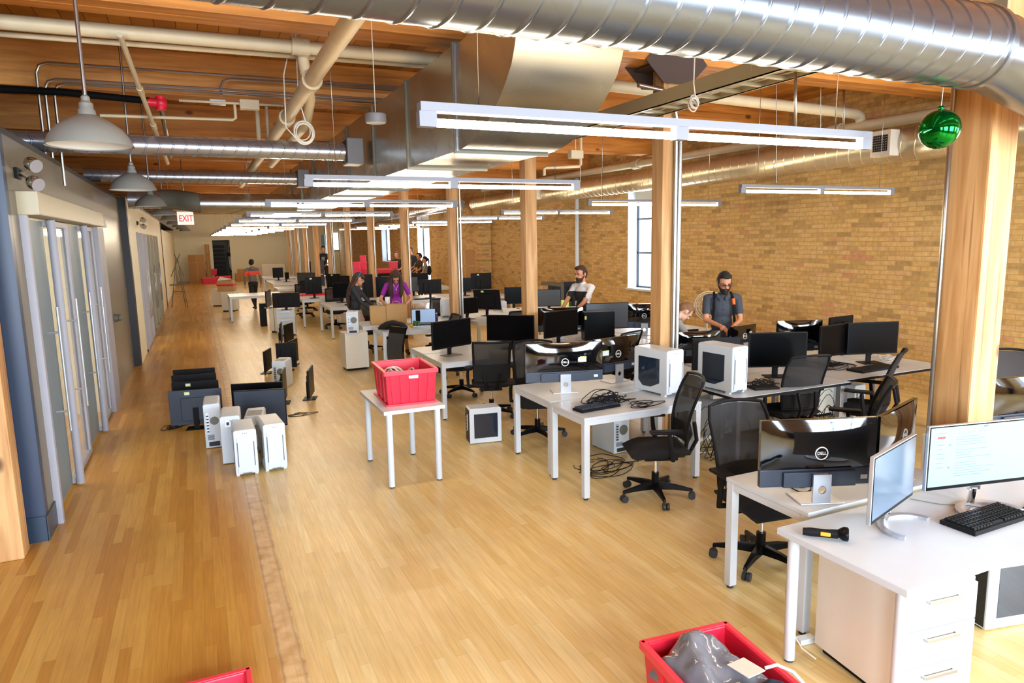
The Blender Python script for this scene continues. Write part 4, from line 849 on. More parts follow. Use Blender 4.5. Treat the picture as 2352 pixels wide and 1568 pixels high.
# ------------------------------------------------------------------ chairs
def chair_proto(style):
    def fn():
        o = thing('office_chair', 'x', 'chair', group='black office chairs')
        for k in range(5):
            a = R(90+72*k+18); d = Vector((math.cos(a), math.sin(a), 0)); pr = Vector((-d.y, d.x, 0)); rings = []
            for t, w, z0, z1 in ((.03, .03, .075, .135), (.15, .024, .08, .125), (.29, .016, .075, .10), (.315, .014, .07, .095)):
                c = d*t; rings.append([c-pr*w+Vector((0, 0, z0)), c+pr*w+Vector((0, 0, z0)), c+pr*w*.7+Vector((0, 0, z1)), c-pr*w*.7+Vector((0, 0, z1))])
            l = MB().loft(rings, sm=False).build('base_leg', 'blk2', o, .004)
            c = d*.31+pr*.012; mb = MB()
            for s in (-1, 1): mb.cyl(c+pr*(.006*s)+Vector((0, 0, .03)), c+pr*(.026*s)+Vector((0, 0, .03)), .03, n=14)
            mb.cyl(d*.305+Vector((0, 0, .04)), d*.305+Vector((0, 0, .09)), .012, n=8); mb.build('castor', 'cast', l)
        MB().cyl((0, 0, .07), (0, 0, .22), .032, n=16).cyl((0, 0, .22), (0, 0, .40), .016, n=12, mi=1).build('gas_lift', ['blk2', 'chrome'], o)
        MB().bb(-.13, .13, -.16, .12, .36, .41).bb(.12, .2, -.02, .0, .375, .385).build('tilt_mechanism', 'blk', o, .012)
        g = []; n, m_ = 12, 10
        def seat(u, v, top):
            y = -.24+.49*v; w = .245*(1-.10*abs(2*v-1)**3); x = u*w*(1-.12*max(0, v-.8)*5*abs(u)**4)
            e = (1-abs(u)**5)*(1-abs(2*v-1)**6); zt = .460+.028*e-.035*max(0, v-.72)/.28
            return (x, y, zt if top else zt-.065*e**.3-.012)
        vs = [seat(j/n*2-1, i/m_, 1) for i in range(m_+1) for j in range(n+1)]+[seat(j/n*2-1, i/m_, 0) for i in range(m_+1) for j in range(n+1)]
        K = (n+1)*(m_+1); fs = []
        for i in range(m_):
            for j in range(n):
                q = i*(n+1)+j; fs.append((q, q+1, q+n+2, q+n+1)); fs.append((K+q+n+1, K+q+n+2, K+q+1, K+q))
        edge = [j for j in range(n+1)]+[i*(n+1)+n for i in range(1, m_+1)]+[m_*(n+1)+j for j in range(n-1, -1, -1)]+[i*(n+1) for i in range(m_-1, 0, -1)]
        for a, b in zip(edge, edge[1:]+edge[:1]): fs.append((a, K+a, K+b, b))
        MB().add(vs, fs, 0, True).build('seat', 'fab', o)
        H = .56 if style else .50; z0 = .50
        def bk(u, v):
            w = (.205+.03*math.sin(min(1, v*1.2)*math.pi/2)) if style else (.215+.012*v)
            if style: w *= 1-.10*max(0, v-.86)/.14
            rnd_ = (1-.12*max(0, abs(u)-.75)/.25) if style else 1
            z = z0+H*v*(1 if not style else (1-.03*u*u)); y = -.25-.13*v**1.3+.03*math.sin(v*math.pi)-.0+.045*u*u
            return Vector((u*w, y, z))
        n2, m2 = 12, 14; v0 = .30 if style else .42
        def patch(va, vb, mt, nm, th):
            vs = [bk(j/n2*2-1, va+(vb-va)*i/m2)+Vector((0, t, 0)) for t in (0, -th) for i in range(m2+1) for j in range(n2+1)]; K = (n2+1)*(m2+1); fs = []
            for i in range(m2):
                for j in range(n2):
                    q = i*(n2+1)+j; fs.append((q, q+1, q+n2+2, q+n2+1))
                    if th: fs.append((K+q+n2+1, K+q+n2+2, K+q+1, K+q))
            if th:
                ed = [j for j in range(n2+1)]+[i*(n2+1)+n2 for i in range(1, m2+1)]+[m2*(n2+1)+j for j in range(n2-1, -1, -1)]+[i*(n2+1) for i in range(m2-1, 0, -1)]
                for a, b in zip(ed, ed[1:]+ed[:1]): fs.append((a, K+a, K+b, b))
            MB().add(vs[:K] if not th else vs, fs, 0, True).build(nm, mt, o)
        patch(v0 if not style else .02, .97, 'mesh', 'back_mesh', 0)
        if not style: patch(0, v0, 'fab', 'lumbar_panel', .02)
        else: patch(.04, .27, 'blk', 'lumbar_panel', .018)
        loop = [bk(-1+2*i/10, 0) for i in range(10)]+[bk(1, i/12) for i in range(12)]+[bk(1-2*i/10, 1) for i in range(10)]+[bk(-1, 1-i/12) for i in range(12)]
        MB().tube(loop, .013 if style else .016, 8, closed=True).build('back_frame', 'blk', o)
        mb = MB()
        for s in (-1, 1): mb.tube([(s*.05, -.12, .385), (s*.07, -.27, .40), (s*.08, -.33, .52), (s*.10, -.30, .68 if style else .60)], .017, 8)
        mb.build('back_support', 'blk', o)
        for s in (-1, 1):
            MB().tube([(s*.16, -.08, .40), (s*.29, -.07, .42), (s*.295, -.05, .55), (s*.285, -.04, .64)], [.018, .022, .02, .017], 8).build('arm_post', 'blk', o)
            MB().bb(s*.285-.045, s*.285+.045, -.15, .12, .64, .668).build('armrest', 'blk', o, .014)
        return o
    return fn
def chair(label, x, y, rz, style=1, z=0):
    o = make('chair%d' % style, chair_proto(style), (x, y, z), R(rz), label); return o
chair('black mesh chair pulled out sideways at the cable-tangle desk, nearest whole chair', 3.46, 4.66, 68, 1)
chair('black mesh chair tucked under the desk of the large glossy monitor', 3.37, 3.34, 172, 1)
chair('black chair with square mesh back facing the big black flat screen', 3.28, 7.86, -20, 0)
chair('black chair with rounded back seen side on, left of the glossy monitor pair', 3.36, 6.72, 160, 1)
chair('black mesh chair before the black-edged desk, right of the right windowed tower', 5.43, 5.1, -10, 1)
chair('black mesh chair turned to the left in front of the keyboard desk', 6.18, 4.82, 30, 1)
chair('black chair with grey lumbar pad in the aisle before the keyboard desk', 4.98, 4.05, 40, 0)
chair('black chair cut by the right edge of the frame by the brick wall', 7.05, 3.75, 150, 1)
chair('black chair tucked behind the desk with the big black flat screen', 3.38, 9.22, 176, 0)
chair('black chair before the black tower desk, left of the conduit column', 4.78, 7.42, 20, 1)
chair('second black chair before the black tower desk, touching the conduit column', 5.80, 7.5, -15, 0)
chair('black chair behind the laptop desk, beside the woman in purple', 4.45, 13.4, 150, 0)
chair('black chair in front of the laptop desk, half hidden by the slim-stand screen', 3.50, 10.62, 88, 0)
chair('black chair seen through the legs of the paper bag desk', 3.05, 13.8, 170, 0)
chair('black chair under the desk with a single flat keyboard', 3.2, 18.12, 170, 0)
chair('black chair behind the desk with the sticker-marked black monitor', 2.85, 21.35, -5, 0)
chair('far black chair beside the farthest conduits', 3.2, 23.1, 0, 0)
chair('black chair between the bare column and the leaning monitor desk', 4.9, 10.9, 15, 0)
# ------------------------------------------------------------------ totes
def tote(label, loc, rz, w, d, h, mt='red', taper=.88, name='storage_tote', grp=None):
    o = thing(name, label, 'tote', loc, rz, grp); t = .012; wt, dt = w/2, d/2; wb, db = wt*taper, dt*taper
    def rect(a, b, z): return [(-a, -b, z), (a, -b, z), (a, b, z), (-a, b, z)]
    rings = [rect(wb, db, 0), rect(wt-.012, dt-.012, h-.03), rect(wt-.012, dt-.012, h), rect(wt-.03, dt-.03, h), rect(wb-.014, db-.014, .015)]
    mb = MB(); mb.loft(rings, cap=False, sm=False); mb.add(rings[0], [(3, 2, 1, 0)]); mb.add(rings[-1], [(0, 1, 2, 3)]); mb.build('bin_body', mt, o, .006)
    mb = MB()
    for s in (-1, 1): mb.bb(-wt, wt, s*(dt-.008)-.014, s*(dt-.008)+.014, h-.035, h+.004); mb.bb(s*(wt-.008)-.014, s*(wt-.008)+.014, -dt, dt, h-.035, h+.004)
    mb.build('rim', 'red2' if mt == 'red' else mt, o, .004)
    mb = MB(); k = 5
    for i in range(k):
        x = (-.72+1.44*i/(k-1))*wb
        for s in (-1, 1):
            mb.loft([[(x*1.0-.02, s*db, .01), (x+.02, s*db, .01), (x+.02, s*(db+.012), .01), (x-.02, s*(db+.012), .01)], [(x/taper-.02, s*(dt-.02), h-.04), (x/taper+.02, s*(dt-.02), h-.04), (x/taper+.02, s*(dt-.006), h-.04), (x/taper-.02, s*(dt-.006), h-.04)]], sm=False)
    for i in range(3):
        y = (-.6+.6*i)*db
        for s in (-1, 1): mb.loft([[(s*wb, y-.02, .01), (s*wb, y+.02, .01), (s*(wb+.012), y+.02, .01), (s*(wb+.012), y-.02, .01)], [(s*(wt-.02), y-.02, h-.04), (s*(wt-.02), y+.02, h-.04), (s*(wt-.006), y+.02, h-.04), (s*(wt-.006), y-.02, h-.04)]], sm=False)
    mb.build('ribs', mt, o)
    return o
tx, ty = 1.735, 6.33
o = tote('open red plastic tote with white cables inside on the small white table', (tx, ty, .742), R(-3), .50, .64, .31)
MB().bb(-.235, .235, -.30, .30, -.011, 0).bb(-.245, .245, -.31, -.29, -.011, .004).bb(-.245, -.225, -.31, .31, -.011, .004).build('base_lid', 'red2', o, .003)
MB().box((.02, -.308, .25), (.09, .012, .03)).build('handle_slot', 'lab', o, .004)
mb = MB(); rr = random.Random(5)
for k in range(5):
    ph = rr.random()*6; mb.tube([(-.12+.06*k*.4+.13*math.cos(t+ph)*.8, -.02+.2*math.sin(t*.9+ph)*.7, .23+.05*math.sin(2*t+k)) for t in [i*.28 for i in range(24)]], .007, 6)
tag(mb.build('cables_in_tote', 'cordw', None, loc=(tx, ty, .742)), 'white power cables lying in the red tote on the small table', 'cables')
mb = MB(); mb.tube([(-.1+.13*math.cos(t), .04+.13*math.sin(t), .22+.03*math.sin(t)) for t in [i*.3 for i in range(22)]], .006, 6); tag(mb.build('cables_in_tote', 'blk', None, loc=(tx, ty, .742)), 'black cable curled in the red tote on the small table', 'cables')
o = tote('open red tote on the floor at the bottom edge holding a plastic-wrapped parcel', (1.97, 2.10, 0), R(-6), .48, .72, .34)
# plastic wrapped parcel
mb = MB(); n = 30; rr = random.Random(9); vs = []
for i in range(n+1):
    for j in range(n+1):
        u, v = j/n*2-1, i/n*2-1; e = (1-abs(u)**6)*(1-abs(v)**6)
        vs.append((u*.195+.01*noise.noise((u*4, v*4, 1)), v*.31, .27+.10*e+.06*noise.noise((u*2., v*2., 0))+.012*noise.noise((u*6, v*6, 3))+.09*max(0, v)*(1-abs(u+.2)) -.07*(1-e)))
mb.add(vs, [(i*(n+1)+j, i*(n+1)+j+1, (i+1)*(n+1)+j+1, (i+1)*(n+1)+j) for i in range(n) for j in range(n)], 0, True)
o = thing('wrapped_parcel', 'grey clothes in a shiny clear plastic bag inside the front red tote', 'parcel', (1.97, 2.10, 0), R(4)); mb.build('plastic_bag', 'plast', o)
MB().box((.03, -.06, .402), (.1, .12, .003), T=Matrix.Rotation(R(-4), 4, 'X')).build('paper_label', 'paper', o)
mb = MB(); mb.ell((.05, -.2, .345), (.10, .08, .04), n=24, k=12); mb.v = [(x+.02*noise.noise((x*25, y*25, z*25)), y+.02*noise.noise((x*25, y*25, z*25+5)), z+.025*noise.noise((x*22, y*22, 9))) for x, y, z in mb.v]; mb.build('navy_garment', 'navycloth', o)
MB().tube([(.1, -.1, .40), (.15, -.12, .41), (.18, -.18, .40), (.17, -.26, .38)], .007, 8).build('drawstring', 'lab', o)
p = at(487, 1574, .05); tote('red tote whose rim tip just shows at the bottom edge', (p.x-.02, p.y-.34, 0), 0, .4, .6, .12)
# far totes
for l, x0, x1, y0, y1, Y, mt in (
    ('lower pink-red tote of the left stack far at the columns', 804, 829, 617, 634, 27., 'pink'), ('upper pink-red tote of the left stack far at the columns', 804, 828, 602, 617, 27., 'pink'),
    ('bottom pink-red tote of the tall right stack', 828, 842, 617, 630, 27.6, 'pink'), ('middle pink-red tote of the tall right stack', 828, 842, 602, 617, 27.6, 'pink'), ('topmost pink-red tote of the tall right stack', 827, 841, 587, 602, 27.6, 'pink'),
    ('wide red tote lying before the far window', 866, 900, 617, 628, 24.6, 'red'), ('red tote next to the boy by the far column', 893, 914, 600, 617, 24.6, 'red'),
    ('second wide red tote lying before the far window', 895, 915, 617, 628, 24.7, 'red')):
    a, b = atY(x0, y1, Y), atY(x1, y1, Y); t = atY(x0, y0, Y); tote(l, ((a.x+b.x)/2, Y, a.z), R(-14), (b.x-a.x)*.98, .42, t.z-a.z-.004, mt, grp='far totes')
a, b = atY(798, 636, 27.3), atY(846, 632, 27.3); tag(MB().bb(a.x-.1, b.x+.3, 26.9, 27.9, a.z-.1, a.z-.02).bb(a.x, a.x+.08, 27, 27.1, 0, a.z-.1).bb(b.x, b.x+.08, 27, 27.1, 0, a.z-.1).bb(a.x, a.x+.08, 27.7, 27.8, 0, a.z-.1).bb(b.x, b.x+.08, 27.7, 27.8, 0, a.z-.1).build('work_bench', 'blk', None), 'dark bench under the pink-red tote stacks', 'bench')
a, b = atY(866, 628, 24.7), atY(915, 628, 24.7); tag(MB().bb(a.x-.1, b.x+.5, 24.3, 25.1, a.z-.08, a.z-.005).bb(a.x, a.x+.06, 24.4, 24.5, 0, a.z-.08).bb(b.x+.3, b.x+.36, 24.4, 24.5, 0, a.z-.08).bb(a.x, a.x+.06, 24.9, 25, 0, a.z-.08).bb(b.x+.3, b.x+.36, 24.9, 25, 0, a.z-.08).build('work_bench', 'blk', None), 'dark bench under the wide red totes', 'bench')
for l, x, y, z, w, mt in (('red tote on the floor in front of the doorway, left one', 482, 652, 0, .8, 'red'), ('red tote stacked on the left floor tote by the doorway', 485, 645, .35, .7, 'red'), ('red tote right of the others by the doorway', 514, 648, 0, .8, 'red')):
    p = at(x, y, 0); tote(l, (p.x, p.y, z), .1, w, .6, .36, mt, grp='totes by the doorway')
p = at(652, 652, .73); tag(MB().box((3.05, 20.2, .755), (1.05, .5, .05)).build('red_tray', 'red', None, .01), 'flat red tray on the far left desk', 'tray')
# ------------------------------------------------------------------ cables and small things
def tangle(label, cx, cy, z, r, nn, mt='blk', seed=1, zr=.05, rad=.0035):
    mb = MB(); rr = random.Random(seed)
    for k in range(nn):
        a0 = rr.random()*6.28; ox, oy = rr.uniform(-.4, .4)*r, rr.uniform(-.4, .4)*r; ra, rb = rr.uniform(.3, 1)*r, rr.uniform(.25, .7)*r; hz = rr.uniform(.2, 1)*zr
        mb.tube([(cx+ox+ra*math.cos(a0+t)*(1+.15*math.sin(3*t)), cy+oy+rb*math.sin(a0+1.1*t), z+rad+hz*(.5+.5*math.sin(1.7*t+k))) for t in [i*.3 for i in range(rr.randint(18, 30))]], rad, 6)
    return tag(mb.build('cable_tangle', mt), label, 'cables')
tangle('tangle of black cables behind the flat black keyboard', 3.34, 5.22, .73, .22, 13, seed=4, zr=.09, rad=.004)
tangle('loop of black cable spilling toward the front edge of the cable-tangle desk', 3.55, 5.03, .73, .2, 3, seed=8, zr=.01)
tangle('black cables beside the right windowed tower', 5.02, 5.08, .73, .17, 7, seed=2, zr=.06)
tangle('black cables on the floor under the cable-tangle desk', 3.45, 5.55, 0, .34, 6, seed=3, zr=.01)
tangle('black cables hanging under the black-edged desk', 4.75, 5.3, 0, .3, 8, seed=12, zr=.5)
tangle('black cables under the keyboard desk', 6.3, 5.4, 0, .25, 7, seed=14, zr=.5)
tangle('black and looped cables behind the screen nearest the brick wall', 6.5, 5.48, .73, .35, 5, seed=15, zr=.02)
tangle('pale cables on the corner of the keyboard desk', 7.35, 5.4, .73, .14, 5, 'cordw', 16, .05)
tangle('black power lead on the floor by the left floor row of monitors', -.42, 9.2, 0, .14, 4, seed=17, zr=.03)
tangle('thin black cord on the floor right of the slate blue screen', 1.05, 9.15, 0, .2, 2, seed=18, zr=.005)
tangle('black cables behind the pedestal at the front right', 3.35, 2.35, .3, .1, 5, seed=19, zr=.3)
tangle('black cable under the large glossy monitor', 3.2, 2.95, .73, .17, 3, seed=20, zr=.01)
pipe('white_cord', 'white cord hanging over the left edge of the front right desk down to the floor', 'cable', [(2.74, 2.46, .69), (2.70, 2.47, .6), (2.71, 2.50, .4), (2.70, 2.48, .2), (2.76, 2.42, .06), (2.80, 2.36, .02)], .0035, 'cordw', 6)
o = thing('power_adapter', 'clear white power connector on the floor beside the front pedestal', 'adapter', tuple(at(1850, 1468, .018)), R(-8)); MB().box((0, 0, 0), (.10, .05, .03)).build('body', 'lab', o, .004); MB().cyl((.05, 0, 0), (.11, 0, 0), .01, n=8).build('plug', 'lab', o)
MB().bb(-.04, .04, -.02, .02, -.018, -.012).build('clip', 'lab', o)
pipe('keyboard_cable', 'thin grey cord running across the front desk to the keyboard', 'cable', [tuple(at(2090, 1145, .735)), tuple(at(2160, 1158, .734)), tuple(at(2220, 1160, .734)), tuple(at(2262, 1167, .738))], .0025, 'rad', 6)
pipe('white_cord', 'white cord lying on the floor left of the keyboard desk', 'cable', [tuple(at(x, y, .006)) for x, y in ((1600, 1040), (1660, 1035), (1700, 1000), (1740, 985), (1800, 1000))], .005, 'cordw', 6)
p = at(1618, 1005, .02); tag(MB().box((p.x, p.y, .02), (.28, .06, .04), rz=.2).build('power_strip', 'cordw', None, .006), 'white power strip on the floor between the two desk groups', 'power strip')
def keyboard(label, x, y, z, rz, w=.44, d=.14, keys=True, mt='blk', keym='chin'):
    o = thing('keyboard', label, 'keyboard', (x, y, z), R(rz)); MB().box((0, 0, .012), (w, d, .022)).build('keyboard_body', mt, o, .003)
    if keys:
        mb = MB()
        for r_ in range(6):
            n = 18
            for c_ in range(n):
                kx = -w/2+.014+(w-.028)*(c_+.5)/n; ky = -d/2+.012+(d-.024)*(r_+.5)/6
                if r_ == 0 and 5 < c_ < 10:
                    if c_ != 7: continue
                    mb.box((kx+.012, ky, .027), ((w-.028)/n*3.8, .015, .011), tx=.85, ty=.8)
                else: mb.box((kx, ky, .027+.0015*abs(r_-2)), ((w-.028)/n*.84, (d-.024)/6*.84, .011), tx=.8, ty=.78)
        tag(mb.build('keys', keym, o), kind='stuff')
    return o
a, b = at(2222, 1232, .74), at(2161, 1193, .74)
keyboard('black mechanical keyboard in front of the lit silver monitor', 3.65, 2.07, .73, 1, .49, .18, True, 'blk', 'blk')
k = at(2345, 1205, .74); o = thing('mouse_pad', 'black mouse pad at the right end of the front desk', 'mouse pad', (4.04, 1.98, .73), R(8)); MB().box((.05, 0, .003), (.26, .22, .005)).build('pad', 'dark', o, .002)
o = thing('mouse', 'black mouse on the pad at the right edge', 'mouse', (4.06, 2.03, .7355)); MB().ell((0, 0, 0), (.032, .055, .035), z0=0).build('shell', 'blk', o)
keyboard('flat black keyboard before the cable tangle', 3.13, 5.08, .73, 6, .43, .14, True)
keyboard('long flat black keyboard on the black-edged desk near the brick wall', 6.72, 5.12, .73, 3, .62, .2, False)
keyboard('thin black tray on the black-edged desk beside the right white tower', 4.98, 4.98, .73, -15, .26, .16, False)
keyboard('small black keyboard on the mid left desk', 3.35, 16.4, .73, 0, .44, .14, False)
keyboard('small black keyboard on the far desk by the third column', 5.2, 16.9, .73, 0, .44, .14, False)
keyboard('black keyboard near the laptop', 3.95, 11.4, .73, 10, .44, .14, False)
# barcode scanner
o = thing('barcode_scanner', 'black handheld barcode scanner with yellow trigger on the front desk corner', 'scanner', (2.735, 2.29, .755), R(-48)); o.scale = (1.15, 1.3, 1.3)
MB().loft([[(x, r*.8*math.cos(t), z+r*math.sin(t)) for t in [i*math.pi/5 for i in range(10)]] for x, r, z in ((-.09, .014, .0), (-.06, .017, .002), (0, .016, .004), (.05, .018, .008))]).build('handle', 'blk', o)
MB().box((.0, -.012, .006), (.04, .012, .014)).build('trigger', 'yelp', o, .003); MB().loft([[(.05+dx, y*s, .012+z*s) for y, z in [(math.cos(i*math.pi/6)*.032, math.sin(i*math.pi/6)*.026) for i in range(12)]] for dx, s in ((0, .6), (.02, 1), (.035, 1), (.04, .85))]).build('head', 'blk2', o)
# laptop, bags, backpack etc on the fourth row
p = at(972, 750, .73); o = thing('laptop', 'open silver laptop with lit screen on the small desk', 'laptop', (3.58, 11.62, .73), R(-18)); o.scale = (1.15,)*3
MB().bb(-.17, .17, -.12, .10, 0, .014).build('base', 'alu', o, .004); MB().bb(-.15, .15, -.06, .06, .014, .016).build('keys', 'blk', o)
T = Matrix.Translation((0, .10, .012)) @ Matrix.Rotation(R(-16), 4, 'X')
def tb(mb): mb.v = [tuple(T @ Vector(v)) for v in mb.v]; return mb
tb(MB().bb(-.19, .19, 0, .008, 0, .245)).build('lid', 'blk', o, .003); tb(MB().bb(-.18, .18, -.002, -.0005, .012, .235)).build('screen', 'scrlap', o)
tb(MB().bb(-.12, -.05, -.003, -.002, .05, .22)).build('dark_window', 'dark', o); tb(MB().bb(-.15, .17, -.003, -.002, .018, .03)).build('dock_bar', 'chin', o)
def paper_bag(label, x, y, w, d, h, rz):
    o = thing('paper_bag', label, 'bag', (x, y, .73), R(rz)); mb = MB(); t = .004
    mb.loft([[(-w/2*k, -d/2*k, z), (w/2*k, -d/2*k, z), (w/2*k, d/2*k, z), (-w/2*k, d/2*k, z)] for k, z in ((.96, 0), (1, h*.5), (1.0, h), (.985, h), (.95, .01))], cap=False, sm=False); mb.bb(-w/2*.95, w/2*.95, -d/2*.95, d/2*.95, 0, .004); mb.build('bag_body', 'kraft', o)
    mb = MB()
    for s in (-1, 1): mb.tube([(-w*.2, s*d*.49, h-.02), (-w*.18, s*d*.49, h+.03), (0, s*d*.5, h+.055), (w*.18, s*d*.49, h+.03), (w*.2, s*d*.49, h-.02)], .004, 6)
    mb.build('twine_handle', 'kraft', o); return o
p = at(865, 745, .73); paper_bag('left brown paper bag with handles between the two women', 2.93, 12.28, .29, .18, .34, -8)
paper_bag('right brown paper bag the woman in purple reaches into', 3.25, 12.2, .36, .2, .36, -12)
o = thing('backpack', 'slumped black backpack on the laptop desk', 'backpack', (2.98, 11.5, .73), R(-15)); mb = MB(); n = 16; rings = []
for i in range(n+1):
    t = i/n; x = -.24+.50*t; k = math.sin(math.pi*min(1, max(0, t*.96+.02)))**.55; rings.append([(x, .14*k*math.cos(a)*(1+.1*noise.noise((t*4, a, 0))), .075*k+.075*k*math.sin(a)*(1+.2*noise.noise((t*5, a, 2)))) for a in [j*math.pi/8 for j in range(16)]])
mb.loft(rings).build('bag_body', 'fab', o); MB().tube([(-.1, -.13, .05), (-.02, -.18, .1), (.1, -.17, .08), (.18, -.12, .04)], .012, 6).build('strap', 'blk', o); MB().ell((.02, -.10, .09), (.09, .05, .045)).build('pocket', 'fab', o)
o = thing('toy_plant', 'small pile of green and yellow plastic toys between backpack and laptop', 'toys', (3.42, 11.5, .73)); mb = MB(); rr = random.Random(6)
for k in range(14): a = rr.random()*6.28; mb.ell((.05*math.cos(a), .05*math.sin(a), .03+rr.random()*.07), (.03, .012, .02), T=Matrix.Rotation(rr.random()*3, 4, 'Z'), n=8, k=4)
mb.build('green_pieces', 'leaf', o); MB().ell((-.09, .02, .03), (.035, .03, .03), n=8, k=5).build('yellow_piece', 'yelp', o)
for l, x, y, r_, h, mt in (('small cardboard cup box right of the laptop', 3.84, 12.18, .05, .2, 'card'), ('dark blue glass jar beside the white tower on the laptop desk', 3.99, 12.18, .045, .14, 'bluep')):
    o = thing('jar' if mt != 'card' else 'small_carton', l, 'container', (x, y, .73)); MB().lathe([(r_*.9, 0), (r_, .01), (r_, h*.75), (r_*.7, h*.9), (r_*.7, h)], cap=True, n=16 if mt != 'card' else 4).build('container_body', mt, o); MB().cyl((0, 0, h), (0, 0, h+.012), r_*.72, n=14).build('lid', 'lab', o)
for l, px, py, z, s, mt in (('yellowish small carton at the man in the two tone shirt', 1297, 704, .73, (.16, .12, .14), 'yel'), ('low yellowish box behind the bare column', 1170, 716, .73, (.3, .2, .07), 'offwhite'), ('white papers beside the bare column', 1186, 714, .73, (.2, .25, .03), 'paper')):
    p = at(px, py, z); tag(MB().box((p.x, p.y, z+s[2]/2), s, rz=-.3).build('carton' if mt != 'paper' else 'paper_stack', mt, None, .003), l, 'box' if mt != 'paper' else 'papers')
# wrapped bundle of newspapers, blanket
p = at(519, 672, .66); o = thing('paper_bundle', 'bundle of wrapped brown papers on the far white pedestal', 'bundle', (.86, 24.72, .66), R(-20))
mb = MB(); mb.loft([[(-.26*k+dx, -.16, z), (.26*k+dx, -.16, z), (.26*k+dx, .16, z), (-.26*k+dx, .16, z)] for k, z, dx in ((1, 0, 0), (1.02, .15, .01), (.98, .32, -.01), (.85, .36, 0))], sm=False); mb.build('wrapped_stack', 'kraft', o, .01)
MB().bb(-.27, .27, -.17, .17, .18, .24).build('orange_band', 'exitr' if 0 else 'red', o); MB().add([(-.24, -.15, .36), (.22, -.15, .40), (.22, .15, .38), (-.24, .15, .48)], [(0, 1, 2, 3)]).build('loose_sheet', 'paper', o)
# far left corner: easel, cardboard, hand truck, racks
p = at(408, 705, 0)+Vector((.12, 0, 0)); o = thing('easel', 'spindly wooden easel stand in the corridor against the left wall', 'easel', (p.x, p.y, 0), R(-20))
for a, b in (((-.25, -.2, 0), (-.05, .05, 1.75)), ((.3, -.2, 0), (-.0, .05, 1.75)), ((.0, .4, 0), (0, .06, 1.3)), ((-.22, -.1, 1.1), (.1, .05, 1.9)), ((.22, -.1, 1.1), (-.1, .05, 1.9))): MB().cyl(a, b, .014, n=6).build('leg', 'rad', o)
MB().bb(-.28, .28, -.16, -.08, .78, .82).bb(-.2, .2, -.1, -.05, .55, .58).build('tray', 'rad', o)
def slab(label, px, py, w, h, d, Y=None, z0=0, mt='card', rz=0, lean=0, name='cardboard_box'):
    p = at(px, py, 0) if Y is None else atY(px, py, Y); o = thing(name, label, 'box', (p.x, p.y if Y is None else Y, z0), R(rz)); T = Matrix.Rotation(R(lean), 4, 'X'); mb = MB().bb(-w/2, w/2, 0, d, 0, h); mb.v = [tuple(T @ Vector(v)) for v in mb.v]; mb.build('box_body', mt, o, .006)
    if mt == 'card': mb = MB().bb(-.03, .03, -.004, 0, 0, h).bb(-w/2, w/2, -.004, 0, h*.72, h*.74); mb.v = [tuple(T @ Vector(v)) for v in mb.v]; mb.build('packing_tape', 'kraft', o)
    return o
slab('large flat cardboard box leaning on the far wall', 456, 650, .85, 1.62, .25, lean=-3)
slab('tall thin cardboard box on the far wall right of the large one', 482, 647, .25, 2.2, .2)
slab('brown cardboard box behind the walking man at the far wall', 557, 646, .75, .45, .5)
slab('small cardboard box on top of the brown one at the far wall', 556, 646, .4, .25, .3, z0=.452)
slab('cardboard sheet leaning against the brick wall corner', 1072, 632, .75, 1.9, .08, Y=20.7, z0=0, lean=-6)
slab('second narrower cardboard sheet leaning against the brick wall corner', 1084, 632, .3, 1.85, .08, Y=20.8, z0=0, lean=-8)
slab('orange brown carton behind the bare column near the radiator', 1243, 668, .4, 1.02, .4, Y=15.6, z0=0)
tag(MB().bb(7.9, 8.95, 14.2, 16.0, 0, 1.05).build('low_shelf', 'rad', None, .02), 'dark low shelf along the brick wall carrying a carton', 'shelf') if 0 else None
mb = MB(); a = atX(1253, 649, 8.8); b = atX(1300, 655, 8.8); mb.bb(8.65, 8.95, b.y, a.y, .15, 1.02)
o = thing('radiator', 'dark grey ribbed radiator on the brick wall behind the glare screen', 'radiator', (0, 0, 0)); mb.build('radiator_body', 'rad', o, .01)
mb = MB(); y = b.y
while y < a.y: mb.bb(8.63, 8.65, y, y+.03, .25, .95); y += .08
mb.build('fins', 'chin', o)
# server rack with gear in the closet
p = atY(506, 625, YF+.6); o = thing('server_rack', 'tall black server rack inside the doorway of the far wall', 'server rack', (p.x, YF+.5, 0))
MB().bb(-.42, .42, 0, .8, 0, 2.35).build('cabinet', 'blk2', o, .01); mb = MB(); [mb.bb(-.34, .34, -.01, 0, .2+.25*k, .38+.25*k) for k in range(8)]; mb.build('rack_units', 'blk', o)
mb = MB(); rr = random.Random(2)
for k in range(16): x = .5+rr.random()*.4; mb.tube([(x, .1, 2.6-rr.random()*.5), (x+.1*rr.random(), .05, 1.8), (x-.1*rr.random(), .1, 1.2+rr.random()*.4), (x, .1, .6+rr.random()*.5)], .012, 5)
tag(mb.build('hanging_cables', 'cordw', None, loc=(p.x, YF+.4, 0)), 'cables hanging beside the server rack in the far doorway', 'cables')
o = thing('office_chair', 'black chair parts piled in the far doorway', 'chair', (p.x+.75, YF+.5, 0)); MB().ell((0, 0, .5), (.25, .25, .08)).build('seat', 'fab', o); MB().box((.1, .1, .95), (.4, .06, .6)).build('backrest', 'fab', o, .02); MB().cyl((0, 0, 0), (0, 0, .5), .04, n=8).build('gas_lift', 'blk', o); MB().box((0, .1, 1.55), (.5, .3, .25)).build('top_piece', 'blk', o, .04)
o = thing('hand_truck', 'upright metal hand truck by the red totes at the far wall', 'hand truck', at(468, 650, 0)+Vector((0, .5, 0)))
mb = MB()
for s in (-.2, .2): mb.cyl((s, 0, .1), (s, .05, 1.2), .02, n=8)
